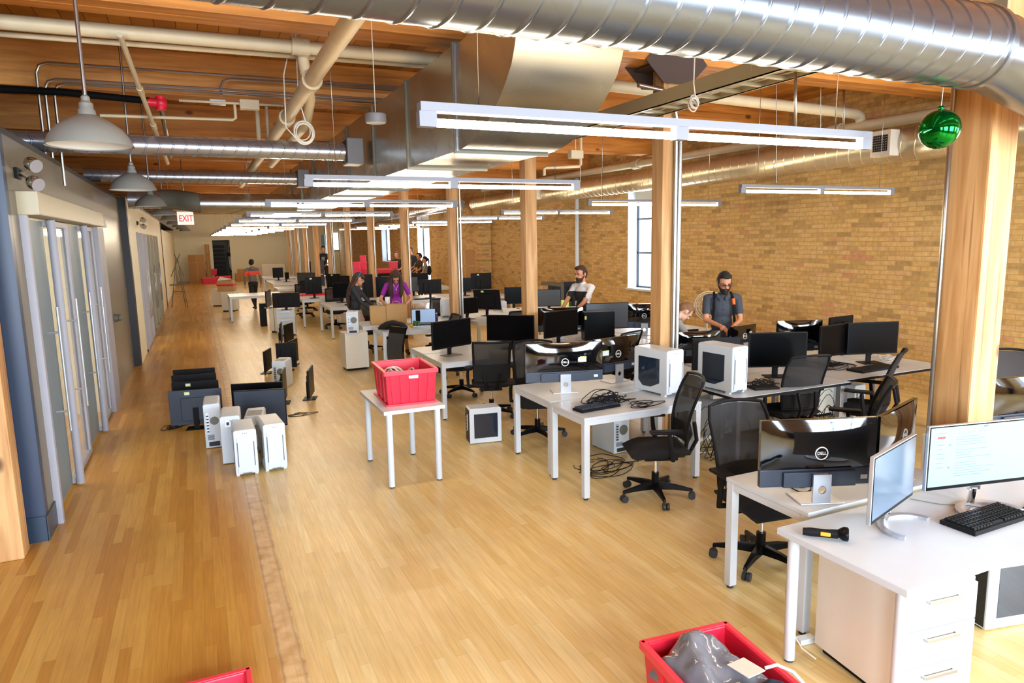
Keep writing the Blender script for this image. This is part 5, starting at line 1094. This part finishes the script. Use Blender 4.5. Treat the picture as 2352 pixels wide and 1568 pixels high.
mb.cyl((-.2, .05, 1.2), (.2, .05, 1.2), .02, n=8).cyl((-.2, .02, .6), (.2, .02, .6), .015, n=6).bb(-.22, .22, -.25, 0, .03, .05); mb.build('frame', 'steel', o)
for s in (-.22, .22): MB().cyl((s-.03, .08, .12), (s+.03, .08, .12), .12, n=14).build('wheel', 'blk', o)
for l, x0, x1, y0, y1, Y in (('black equipment rack far away left of the man in the doorway', 702, 716, 601, 640, 38), ('taller black equipment rack in front of the man in the far opening', 730, 746, 597, 645, 31), ('pale vertical unit beside the far column', 681, 690, 604, 630, 38)):
    a, b = atY(x0, y0, Y), atY(x1, y1, Y); h = a.z; o = thing('equipment_rack', l, 'rack', ((a.x+b.x)/2, Y, 0)); w = b.x-a.x
    MB().bb(-w/2, w/2, 0, .5, 0, h).build('cabinet', 'offwhite' if 'pale' in l else 'ink2', o, .01); mb = MB(); [mb.bb(-w*.3, w*.3, -.012, 0, h*.35+.22*k, h*.35+.22*k+.12) for k in range(int(h*.6/.22))]; mb.build('vents', 'vent', o)
    mb = MB(); [mb.bb(w*(-.25+.2*k), w*(-.15+.2*k), -.018, -.011, h*.55, h*.58) for k in range(3)]; mb.build('indicator', 'lab', o)
# fan behind the bearded man
p = atY(1628, 702, 7.6); o = thing('pedestal_fan', 'pale round wire fan behind the bearded man\'s shoulder', 'fan', (p.x, 7.6, p.z), R(-25))
mb = MB()
for r_ in (.02, .06, .1, .14, .18, .205):
    for s in (-1, 1): mb.tube([(r_*math.cos(t), s*.05*(1-(r_/.21)**2), r_*math.sin(t)) for t in [i*math.pi/14 for i in range(28)]], .0025 if r_ < .2 else .006, 5, closed=True)
for k in range(16):
    a = k*math.pi/8; mb.tube([(r_*math.cos(a), -.05*(1-(r_/.21)**2), r_*math.sin(a)) for r_ in (.02, .1, .205)], .002, 4)
mb.build('guard', 'grille', o); mb = MB()
for k in range(3): a = k*2.09; mb.ell((.08*math.cos(a), 0, .08*math.sin(a)), (.075, .008, .05), T=Matrix.Rotation(-a, 4, 'Y'))
mb.build('blades', 'offwhite', o); MB().cyl((0, .04, 0), (0, .12, 0), .05, n=12).cyl((0, .08, -.03), (0, .08, -p.z+.03), .014, n=8).cyl((0, .08, -p.z+.03), (0, .08, -p.z), .18, n=20).build('stand', 'offwhite', o)
# silver vesa stand in front of glossy monitors far right
# ------------------------------------------------------------------ light
def area(name, loc, rot, sx, sy, e, c):
    l = bpy.data.lights.new(name, 'AREA'); l.shape = 'RECTANGLE'; l.size = sx; l.size_y = sy; l.energy = e; l.color = c
    o = bpy.data.objects.new(name, l); COL.objects.link(o); o.location = loc; o.rotation_euler = rot; return o
for i, (a, b) in enumerate(((-3.6, -1.4), (-.2, 2.2), (3.4, 5.8), (7., 8.6))): area('daylight', ((a+b)/2, YB-.4, 2.15), (R(68), 0, 0), b-a, 2.5, 330, (.70, .84, 1))
area('daylight', (XR+.25, 12.4, 2.2), (0, R(90), 0), 2.1, 1.6, 60, (.85, .93, 1))
area('daylight', (XR+.25, 1.7, 2.2), (0, R(90), 0), 2.1, 1.3, 90, (.85, .93, 1)); area('daylight', (XR+.25, -1.4, 2.2), (0, R(90), 0), 2.1, 1.5, 90, (.85, .93, 1))
area('daylight', (8.85, 27.6, 2.), (0, R(90), 0), 2.1, 1.5, 60, (.9, .95, 1))
area('meeting_room_fill', (-2.6, 8.3, 3.0), (0, 0, 0), 1.2, 3.5, 40, (1, .86, .66)); area('meeting_room_fill', (-2.6, 18, 3.0), (0, 0, 0), 1.2, 6, 50, (1, .86, .66))  # unseen fill lamps added inside the meeting rooms
w = bpy.data.worlds.new('world'); SC.world = w; w.use_nodes = True; bg = w.node_tree.nodes['Background']; bg.inputs[0].default_value = (.72, .85, 1, 1); bg.inputs[1].default_value = 1.6
cy = SC.cycles; cy.max_bounces = 6; cy.diffuse_bounces = 3; cy.glossy_bounces = 3; cy.transmission_bounces = 3; cy.transparent_max_bounces = 8; cy.adaptive_threshold = .025; cy.caustics_reflective = False; cy.caustics_refractive = False
SC.view_settings.view_transform = 'Standard'; SC.view_settings.look = 'None'; SC.view_settings.exposure = .97
# ------------------------------------------------------------------ people
for n_, c_ in dict(skin='c98a68', skin2='b87a58', skinlight='d9a184', hair_blk='17120f', hair_br='3a2416', hair_lt='7a5434', shirt_slate='3c4048', jeans='2a3444', pants='121214', tee_white='dcd8d4', tee_black='1c1c20',
                   purple='8f1e8e', jacket='23262b', skirt='b9ab9a', hoodie='6a655e', coral='e0503c', khaki='8a7a5a', shoe='2a2420', lip='9a4a40', eye='120c0a', headband='2c5a86', white_sock='d8d4cc', graytee='8a857c', browntee='38281e').items():
    M[n_] = mat('cloth_'+n_ if 'hair' not in n_ and 'skin' not in n_ else n_, c_, .8 if 'skin' not in n_ else .5, var=.08, scale=30, bump=.15 if 'skin' not in n_ else 0, bscale=60)
def person(label, loc, rz, H=1.75, lean=0., hp=0., hy=0., lh=None, rh=None, feet=None, top='shirt_slate', bottom='pants', skin='skin', hair='hair_br', shoe='shoe', sleeve='short', bands=(), legs='long', voxel=.008, female=False, hairstyle='short', beard=None, glasses=False, group=None, extra=None, crotch=True, front=None):
    k = H/1.75; U = Matrix.Translation((0, 0, .95)) @ Matrix.Rotation(lean, 4, 'X') @ Matrix.Translation((0, 0, -.95))
    W = .90 if female else 1.
    mats = [skin, top, bottom, shoe]+[b[2] for b in bands]+([front] if front else [])
    prim = []; mb = MB()
    def ell(c, r, mi, T=U, rot=None):
        A = T @ Matrix.Translation(Vector(c)); A = A @ rot if rot else A
        mb.ell((0, 0, 0), r, n=16, k=10, T=None) if 0 else mb.loft([[A @ Vector((r[0]*max(math.cos(a), 1e-3)*math.cos(t), r[1]*max(math.cos(a), 1e-3)*math.sin(t), r[2]*math.sin(a))) for t in [2*math.pi*j/16 for j in range(16)]] for a in [math.pi*(i/10-.5) for i in range(11)]])
        prim.append((0, A.inverted(), Vector(r), mi))
    def cap(a, b, ra, rb, mi):
        a, b = Vector(a), Vector(b); L = (b-a).length; q = (b-a).to_track_quat('Z', 'Y').to_matrix().to_4x4(); A = Matrix.Translation(a) @ q; rings = []
        for i in range(5): t = math.pi/2*(i/5-1); rings.append([A @ Vector((ra*max(math.cos(t), .01)*math.cos(p), ra*max(math.cos(t), .01)*math.sin(p), ra*math.sin(t))) for p in [2*math.pi*j/12 for j in range(12)]])
        for i in range(6): t = math.pi/2*i/5; rings.append([A @ Vector((rb*max(math.cos(t), .01)*math.cos(p), rb*max(math.cos(t), .01)*math.sin(p), L+rb*math.sin(t))) for p in [2*math.pi*j/12 for j in range(12)]])
        mb.loft(rings); prim.append((1, a, b, ra, rb, mi))
    # torso
    ell((0, .01, .94), (.158*(1.04 if female else 1), .112, .12), 2); ell((0, 0, 1.10), (.138*W, .098, .17), 1); ell((0, .005, 1.30), (.168*W, .112, .17), 1)
    if female: ell((0, -.07, 1.30), (.12, .06, .07), 1)
    cap(U @ Vector((-.15*W, .01, 1.425)), U @ Vector((.15*W, .01, 1.425)), .06, .06, 1); cap(U @ Vector((0, .012, 1.43)), U @ Vector((0, .006, 1.475)), .075, .058, 1)
    HN = U @ Vector((0, 0, 1.515)); cap(U @ Vector((0, .01, 1.44)), HN, .052, .05, 0)
    HT = U @ Matrix.Translation((0, -.005, 1.53)) @ Matrix.Rotation(hy, 4, 'Z') @ Matrix.Rotation(hp, 4, 'X') @ Matrix.Translation((0, -.015, .112)) @ Matrix.Scale(1.1, 4)
    cap(HN, HT @ Vector((0, .02, -.06)), .052, .05, 0)
    nb = len(mb.v)
    ell((0, .01, .02), (.074, .093, .098), 0, HT); ell((0, -.028, -.05), (.052, .058, .062), 0, HT); ell((0, -.065, -.085), (.024, .02, .022), 0, HT)
    cap(HT @ Vector((0, -.083, .012)), HT @ Vector((0, -.102, -.022)), .009, .013, 0)
    for s in (-1, 1): ell((s*.076, .012, -.008), (.010, .02, .032), 0, HT); ell((s*.03, -.078, .018), (.02, .014, .008), 0, HT)
    def limb(a, b, l1, l2, pole):
        a, b = Vector(a), Vector(b); d = b-a; D = min(d.length, l1+l2-.005); dn = d.normalized(); x = (l1*l1-l2*l2+D*D)/(2*D); hgt = math.sqrt(max(0, l1*l1-x*x)); p = Vector(pole); p = (p-dn*p.dot(dn)).normalized(); return a+dn*x+p*hgt, a+dn*D
    # arms
    for s, tgt in ((-1, rh), (1, lh)):
        S = U @ Vector((s*.19*W, .01, 1.415)); tgt = Vector(tgt) if tgt else S+Vector((s*.06, -.03, -.53))
        E, Wr = limb(S, tgt, .29, .25, (s*.7, .5, -.4)); r = .9 if female else 1.
        if sleeve == 'short': m_ = S.lerp(E, .62); cap(S, m_, .058*r, .055*r, 1); cap(S.lerp(E, .5), E, .040*r, .037*r, 0); cap(E, Wr, .037*r, .026*r, 0)
        else: cap(S, E, .056*r, .046*r, 1); cap(E, E.lerp(Wr, .92), .046*r, .034*r, 1); cap(E.lerp(Wr, .9), Wr, .026*r, .025*r, 0)
        d = (Wr-E).normalized(); d = (d+Vector((0, -.15, -.1))).normalized(); sd = d.cross(Vector((0, 0, 1))).normalized() if abs(d.z) < .9 else Vector((0, -1, 0)); nn = sd.cross(d).normalized()
        if nn.z > 0: nn = -nn
        P = Wr+d*.05; cap(Wr, P, .026, .030, 0); cap(P-sd*.018, P+sd*.018, .021, .021, 0); K = Wr+d*.085
        if voxel < .012:
            for q, (off, L) in enumerate(((-.030, .062), (-.010, .072), (.010, .068), (.029, .052))):
                a = K+sd*off; b = a+d*L*.55+nn*.010; c = b+d*L*.3+nn*L*.42; cap(a-d*.02, b, .0095, .0085, 0); cap(b, c, .0085, .007, 0)
            t0 = Wr+d*.03-sd*s*.026; t1 = t0+d*.03-sd*s*.022+nn*.01; t2 = t1+d*.028+nn*.012; cap(t0, t1, .012, .011, 0); cap(t1, t2, .011, .008, 0)
        else: cap(P, K+d*.06+nn*.02, .026, .014, 0)
    # legs
    feet = feet or (((-.10, 0, 0), (.10, .02, 0)))
    for s, f in ((-1, feet[0]), (1, feet[1])):
        Hp = Vector((s*.088, .01, .93)); An = Vector((f[0], f[1], .09+f[2])); Kn, An = limb(Hp, An, .445, .42, (s*.1, -1, 0)); mi = 2; lm = 0 if legs in ('skirt', 'shorts') else 2
        if legs == 'short_pants': cap(Hp, Kn, .085, .062, 2); cap(Kn, Kn.lerp(An, .35), .060, .055, 2); cap(Kn, An, .052, .036, 0)
        elif legs == 'skirt': cap(Hp, Kn, .08, .055, 0); cap(Kn, An, .052, .034, 0)
        else: cap(Hp, Kn, .088, .062, 2); cap(Kn, An, .060, .045, 2)
        cap(An, An+Vector((0, .01, -.03)), .038, .038, 3); toe = An+Vector((s*.02, -.15, -.052)); cap(An+Vector((0, .03, -.045)), toe, .042, .034, 3)
    me = bpy.data.meshes.new('tmp'); me.from_pydata(mb.v, [], mb.f); bm = bmesh.new(); bm.from_mesh(me); bmesh.ops.recalc_face_normals(bm, faces=bm.faces); bm.to_mesh(me); bm.free()
    t = bpy.data.objects.new('tmp', me); COL.objects.link(t); md = t.modifiers.new('r', 'REMESH'); md.mode = 'VOXEL'; md.voxel_size = voxel; md.use_smooth_shade = True
    dg = bpy.context.evaluated_depsgraph_get(); dg.update(); m2 = bpy.data.meshes.new_from_object(t.evaluated_get(dg)); bpy.data.objects.remove(t)
    bm = bmesh.new(); bm.from_mesh(m2); nz = HN.z-.01
    hv = HT.translation
    for _ in range(3): bmesh.ops.smooth_vert(bm, verts=[v for v in bm.verts if (v.co-hv).length > .135], factor=.5, use_axis_x=True, use_axis_y=True, use_axis_z=True)
    bmesh.ops.smooth_vert(bm, verts=[v for v in bm.verts if (v.co-hv).length <= .135], factor=.4, use_axis_x=True, use_axis_y=True, use_axis_z=True)
    Ui = U.inverted()
    for f in bm.faces:
        c = f.calc_center_median(); best = 9; mi = 0
        for p in prim:
            if p[0] == 0: q = p[1] @ c; r = p[2]; d = (Vector((q.x/r.x, q.y/r.y, q.z/r.z)).length-1)*min(r)
            else:
                a, b = p[1], p[2]; ab = b-a; t_ = max(0, min(1, (c-a).dot(ab)/max(ab.length_squared, 1e-8))); d = (c-a-ab*t_).length-(p[3]+(p[4]-p[3])*t_)
            if d < best: best = d; mi = p[-1]
        q = Ui @ c
        if mi == 2 and q.z > 1.0: mi = 1
        if mi == 1:
            for i, b in enumerate(bands):
                if b[0] < q.z < b[1]: mi = 4+i
            if front and q.y < -.03 and q.z < 1.36 and abs(q.x) < .2: mi = 4+len(bands)
        if mi == 1 and q.z < .93 and abs(q.x) < .17 and sleeve == 'short': pass
        f.material_index = mi; f.smooth = True
    m2.materials.clear()
    for q in mats: m2.materials.append(M[q])
    bm.to_mesh(m2); bm.free()
    o = thing('person', label, 'person', loc, rz, group); o.scale = (k, k, k)
    b = bpy.data.objects.new('body', m2); COL.objects.link(b); b.parent = o
    def hp_(mb_, name, mt): mb_.v = [tuple(HT @ Vector(v)) for v in mb_.v]; return mb_.build(name, mt, o)
    # hair
    mh = MB(); Tt = Matrix.Rotation(R(-38 if hairstyle == 'short' else -28), 4, 'X')
    mh.ell((0, .014, .028), (.082, .100, .103), n=20, k=10, T=Tt, z0=.0)
    mh.ell((0, .03, -.0), (.080, .088, .10), n=18, k=8, T=Matrix.Rotation(R(-75), 4, 'X'), z0=.15)
    if hairstyle == 'short':
        for s in (-1, 1): mh.ell((s*.072, .0, .02), (.008, .03, .035))
        mh.ell((0, -.045, .100), (.060, .045, .026), T=Matrix.Rotation(R(18), 4, 'X')); hp_(mh, 'hair', hair)
    else:
        if hairstyle == 'fringe': mh.ell((0, -.058, .052), (.066, .035, .045), T=Matrix.Rotation(R(10), 4, 'X'))
        hp_(mh, 'hair', hair); ml = MB()
        if hairstyle == 'front':
            for s in (-1, 1):
                a = HT @ Vector((s*.055, -.02, .08)); c2 = HT @ Vector((s*.085, -.055, -.03)); pts = [a, c2, c2+Vector((s*.012, -.02, -.12)), c2+Vector((s*.0, -.01, -.24)), c2+Vector((s*-.01, .01, -.34))]; ml.tube(pts, [.03, .036, .045, .04, .015], 10)
                ml.tube([HT @ Vector((s*.05, .06, .05)), HT @ Vector((s*.085, .05, -.08)), HT @ Vector((s*.10, -.0, -.2)), HT @ Vector((s*.10, -.03, -.30))], [.03, .04, .04, .02], 10)
        elif hairstyle == 'pony': ml.tube([HT @ Vector((0, .09, .05)), HT @ Vector((0, .14, .03)), HT @ Vector((0, .15, -.1)), HT @ Vector((0, .13, -.2))], [.02, .03, .028, .01], 10)
        else:
            pts = [HT @ Vector((0, .055, .07)), HT @ Vector((0, .085, -.03)), U @ Vector((0, .13, 1.42)), U @ Vector((0, .15, 1.25)), U @ Vector((0, .14, 1.08)), U @ Vector((0, .12, 1.0))]; rings = []
            for i, (p_, w_, d_) in enumerate(zip(pts, (.06, .088, .12, .125, .10, .05), (.03, .045, .05, .045, .035, .015))): rings.append([p_+Vector((w_*math.cos(t), d_*math.sin(t), 0)) for t in [2*math.pi*j/14 for j in range(14)]])
            ml.loft(rings)
            for s in (-1, 1): ml.tube([HT @ Vector((s*.05, .02, .08)), HT @ Vector((s*.082, .02, -.0)), U @ Vector((s*.10, .06, 1.46)), U @ Vector((s*.12, .10, 1.3))], [.02, .03, .04, .02], 8)
        ml.build('long_hair', hair, o)
    if hairstyle == 'fringe': mb2 = MB().tube([(.083*math.cos(t), .0+.03*math.sin(t)*0, .03+.10*math.sin(t)) for t in [math.pi*i/14 for i in range(15)]], .012, 6); hp_(mb2, 'headband', 'headband')
    # face
    if voxel < .012:
        e = MB()
        for s in (-1, 1): e.ell((s*.029, -.086, .004), (.010, .006, .006), n=10, k=6)
        hp_(e, 'eyes', 'eye'); e = MB()
        for s in (-1, 1): e.tube([(s*.014, -.092, .022), (s*.03, -.091, .027), (s*.045, -.08, .022)], .004, 6)
        hp_(e, 'eyebrows', hair); e = MB().ell((0, -.086, -.056), (.020, .008, .005), n=10, k=6); hp_(e, 'mouth', 'lip')
    if beard:
        e = MB(); e.ell((0, -.040, -.072), (.056, .052, .052), n=16, k=8, z1=.45); e.tube([(-.026, -.085, -.058), (-.018, -.095, -.044), (0, -.099, -.040), (.018, -.095, -.044), (.026, -.085, -.058)], .008, 8)
        for s in (-1, 1): e.tube([(s*.072, .0, -.02), (s*.062, -.022, -.05), (s*.045, -.05, -.07)], [.003, .010, .014], 8)
        e.ell((0, -.078, -.098), (.030, .022, .026)); hp_(e, 'beard', beard)
    if glasses:
        e = MB()
        for s in (-1, 1): e.tube([(s*.03+.021*math.cos(t), -.100, .004+.014*math.sin(t)) for t in [2*math.pi*i/16 for i in range(16)]], .0022, 5, closed=True); e.tube([(s*.051, -.098, .006), (s*.078, -.03, .008), (s*.08, .02, .005)], .002, 5)
        e.tube([(-.009, -.102, .008), (.009, -.102, .008)], .002, 5); hp_(e, 'glasses', 'blk')
    if extra: extra(o, U, HT)
    return o
def at_head(px, py, Y): p = atY(px, py, Y); return (p.x, p.y, 0), p.z
def ex1(o, U, HT):
    mb = MB()
    for s in (1,): mb.tube([U @ Vector((s*.10, .10, 1.43)), U @ Vector((s*.105, .02, 1.492)), U @ Vector((s*.115, -.085, 1.43)), U @ Vector((s*.12, -.125, 1.30)), U @ Vector((s*.14, -.11, 1.12))], .017, 6)
    mb.tube([U @ Vector((-.10, .10, 1.43)), U @ Vector((-.105, .02, 1.492)), U @ Vector((-.115, -.085, 1.43)), U @ Vector((-.12, -.12, 1.30)), U @ Vector((-.14, -.10, 1.12))], .016, 6); mb.build('backpack_strap', 'blk', o)
    MB().tube([U @ Vector((.114, -.098, 1.43)), U @ Vector((.119, -.128, 1.36))], .019, 6).build('strap_patch', 'orange', o)
    mb = MB(); 
    for s in (-1, 1): mb.add([U @ Vector((s*.01, -.085, 1.44)), U @ Vector((s*.075, -.045, 1.495)), U @ Vector((s*.085, -.075, 1.45)), U @ Vector((s*.03, -.115, 1.40))], [(0, 1, 2, 3)])
    for i in range(5): mb.ell(U @ Vector((0, -.118+.006*i, 1.36-.07*i)), (.006, .004, .006), n=8, k=4)
    mb.build('collar', 'shirt_slate', o)
    MB().ell((-.03, -.36, 1.085), (.02, .03, .012), n=10, k=6).build('small_part_in_hand', 'alu', o)
loc, H = at_head(1660, 627, 6.90)
person('bearded man with glasses in a slate shirt and backpack strap, looking down at his hands', loc, R(-30), H*1.0+.01, lean=.06, hp=.32, hy=.12, lh=(.06, -.33, 1.07), rh=(-.08, -.34, 1.10), top='shirt_slate', bottom='jeans', hair='hair_blk', beard='hair_blk', glasses=True, voxel=.0075, extra=ex1)
loc, H = at_head(1562, 682, 7.0)
person('person with light brown hair leaning down, face just right of the conduit column', (loc[0]-.38, 6.98, 0), R(75), 1.53, lean=.62, hp=.35, top='graytee', bottom='jeans', hair='hair_lt', skin='skinlight', voxel=.010, lh=(.1, -.6, .9), rh=(-.1, -.6, .9))
loc, H = at_head(1340, 614, 9.8)
person('bearded man in a white and black t-shirt facing left before the brick wall', loc, R(-72), H+.01, lean=.05, hp=.12, lh=(.12, -.42, 1.0), rh=(-.12, -.44, 1.02), top='tee_white', front='tee_black', bottom='jeans', hair='hair_br', beard='hair_br', voxel=.008)
loc, H = at_head(905, 630, 13.1)
def ex4(o, U, HT):
    mb = MB(); mb.tube([U @ Vector((-.05, -.07, 1.46)), U @ Vector((0, -.125, 1.38)), U @ Vector((.05, -.07, 1.46))], .004, 5).ell(U @ Vector((0, -.13, 1.375)), (.012, .008, .012), n=8, k=5); mb.build('necklace', 'lab', o)
    MB().tube([(-.18, -.36, 1.02), (-.2, -.40, 1.12), (-.17, -.38, 1.18)], [.02, .03, .015], 8).build('cloth_in_hand', 'lab', o)
person('woman in a purple t-shirt with long dark hair bending over a brown paper bag', (loc[0]+.02, 13.12, 0), R(-12), 1.74, lean=.34, hp=.55, lh=(.16, -.38, 1.02), rh=(-.20, -.36, 1.0), feet=((-.2, .05, 0), (.18, 0, 0)), top='purple', bottom='pants', legs='short_pants', hair='hair_br', female=True, hairstyle='front', voxel=.009, extra=ex4)
loc, H = at_head(812, 628, 13.15)
def ex5(o, U, HT):
    mb = MB(); rings = []
    for z, r, d in ((1.0, .165, .12), (.85, .20, .16), (.65, .235, .2), (.50, .26, .225), (.5, .25, .215), (.98, .15, .11)): rings.append([(r*math.cos(t)*(1+.03*math.sin(8*t)), .01+d*math.sin(t)*(1+.03*math.sin(8*t)), z) for t in [2*math.pi*j/32 for j in range(32)]])
    mb.loft(rings, cap=False).build('skirt', 'skirt', o); mb = MB(); rr = random.Random(4)
    for j in range(9):
        t = rr.random()*6.28; z = .55+rr.random()*.3; r, d = .2+(.85-z)*.17, .16+(.85-z)*.19
        c = Vector((r*1.03*math.cos(t), .01+d*1.03*math.sin(t), z))
        for q in range(5): mb.ell(c+Vector((-.02*math.sin(t)*math.cos(q*1.26), .02*math.cos(t)*math.cos(q*1.26), .02*math.sin(q*1.26))), (.012, .012, .012), n=6, k=4)
    mb.build('skirt_flowers', 'red', o)
person('woman with long brown hair, blue headband, dark jacket and pale flowered skirt', loc, R(62), H+.01, lean=.08, hp=.28, lh=(.08, -.42, 1.0), rh=(-.14, -.36, 1.0), top='jacket', bottom='skirt', legs='skirt', hair='hair_br', female=True, hairstyle='fringe', sleeve='long', voxel=.009, extra=ex5)
p = at(590, 712, 0); q = atY(578, 598, p.y)
def ex6(o, U, HT): MB().ell(U @ Vector((0, .09, 1.45)), (.11, .06, .07)).build('hood', 'hoodie', o)
person('man walking away in a grey hoodie with a coral band across the back', (p.x-.05, p.y+.1, 0), R(195), q.z+.02, lean=.03, hp=.25, hy=-.5, lh=(.30, .05, .88), rh=(-.30, -.05, .88), feet=((-.08, -.18, 0), (.08, .30, .07)), top='hoodie', bands=((1.20, 1.36, 'coral'),), bottom='pants', hair='hair_blk', sleeve='long', voxel=.011, glasses=True, extra=ex6)
for (l, px, py, Y, th, kw) in (
    ('boy peeking out left of the far column beside a red tote', 912, 578, 25.6, -50, dict(top='browntee', hair='hair_lt', skin='skinlight')),
    ('tall man in a dark printed t-shirt just right of the far column', 943, 569, 26.5, -40, dict(top='jeans', hair='hair_blk', skin='skinlight')),
    ('man with black hair in a dark brown t-shirt standing side on', 963, 582, 25.6, -80, dict(top='browntee', hair='hair_blk')),
    ('woman with ponytail, grey top and black backpack, at the right of the far group', 976, 590, 24.1, -110, dict(top='graytee', hair='hair_blk', female=True, hairstyle='pony')),
    ('far man in a black t-shirt with white print standing behind the tall rack', 742, 565, 32.6, -20, dict(top='tee_black', hair='hair_blk'))):
    loc, H = at_head(px, py, Y); H = min(max(H, 1.55), 2.0)
    def exf(o, U, HT, l=l):
        if 'backpack' in l: MB().ell(U @ Vector((0, .15, 1.22)), (.14, .09, .2)).build('backpack', 'fab', o)
        if 'printed' in l or 'print' in l: MB().box(U @ Vector((0, -.122, 1.28)), (.13, .008, .14)).build('shirt_print', 'graytee', o, .003)
    person(l, loc, R(th), H, voxel=.016, bottom='khaki' if 'ponytail' in l else 'pants', extra=exf, lh=(.14, -.3, 1.05), rh=(-.14, -.3, 1.05), group=None, **kw)
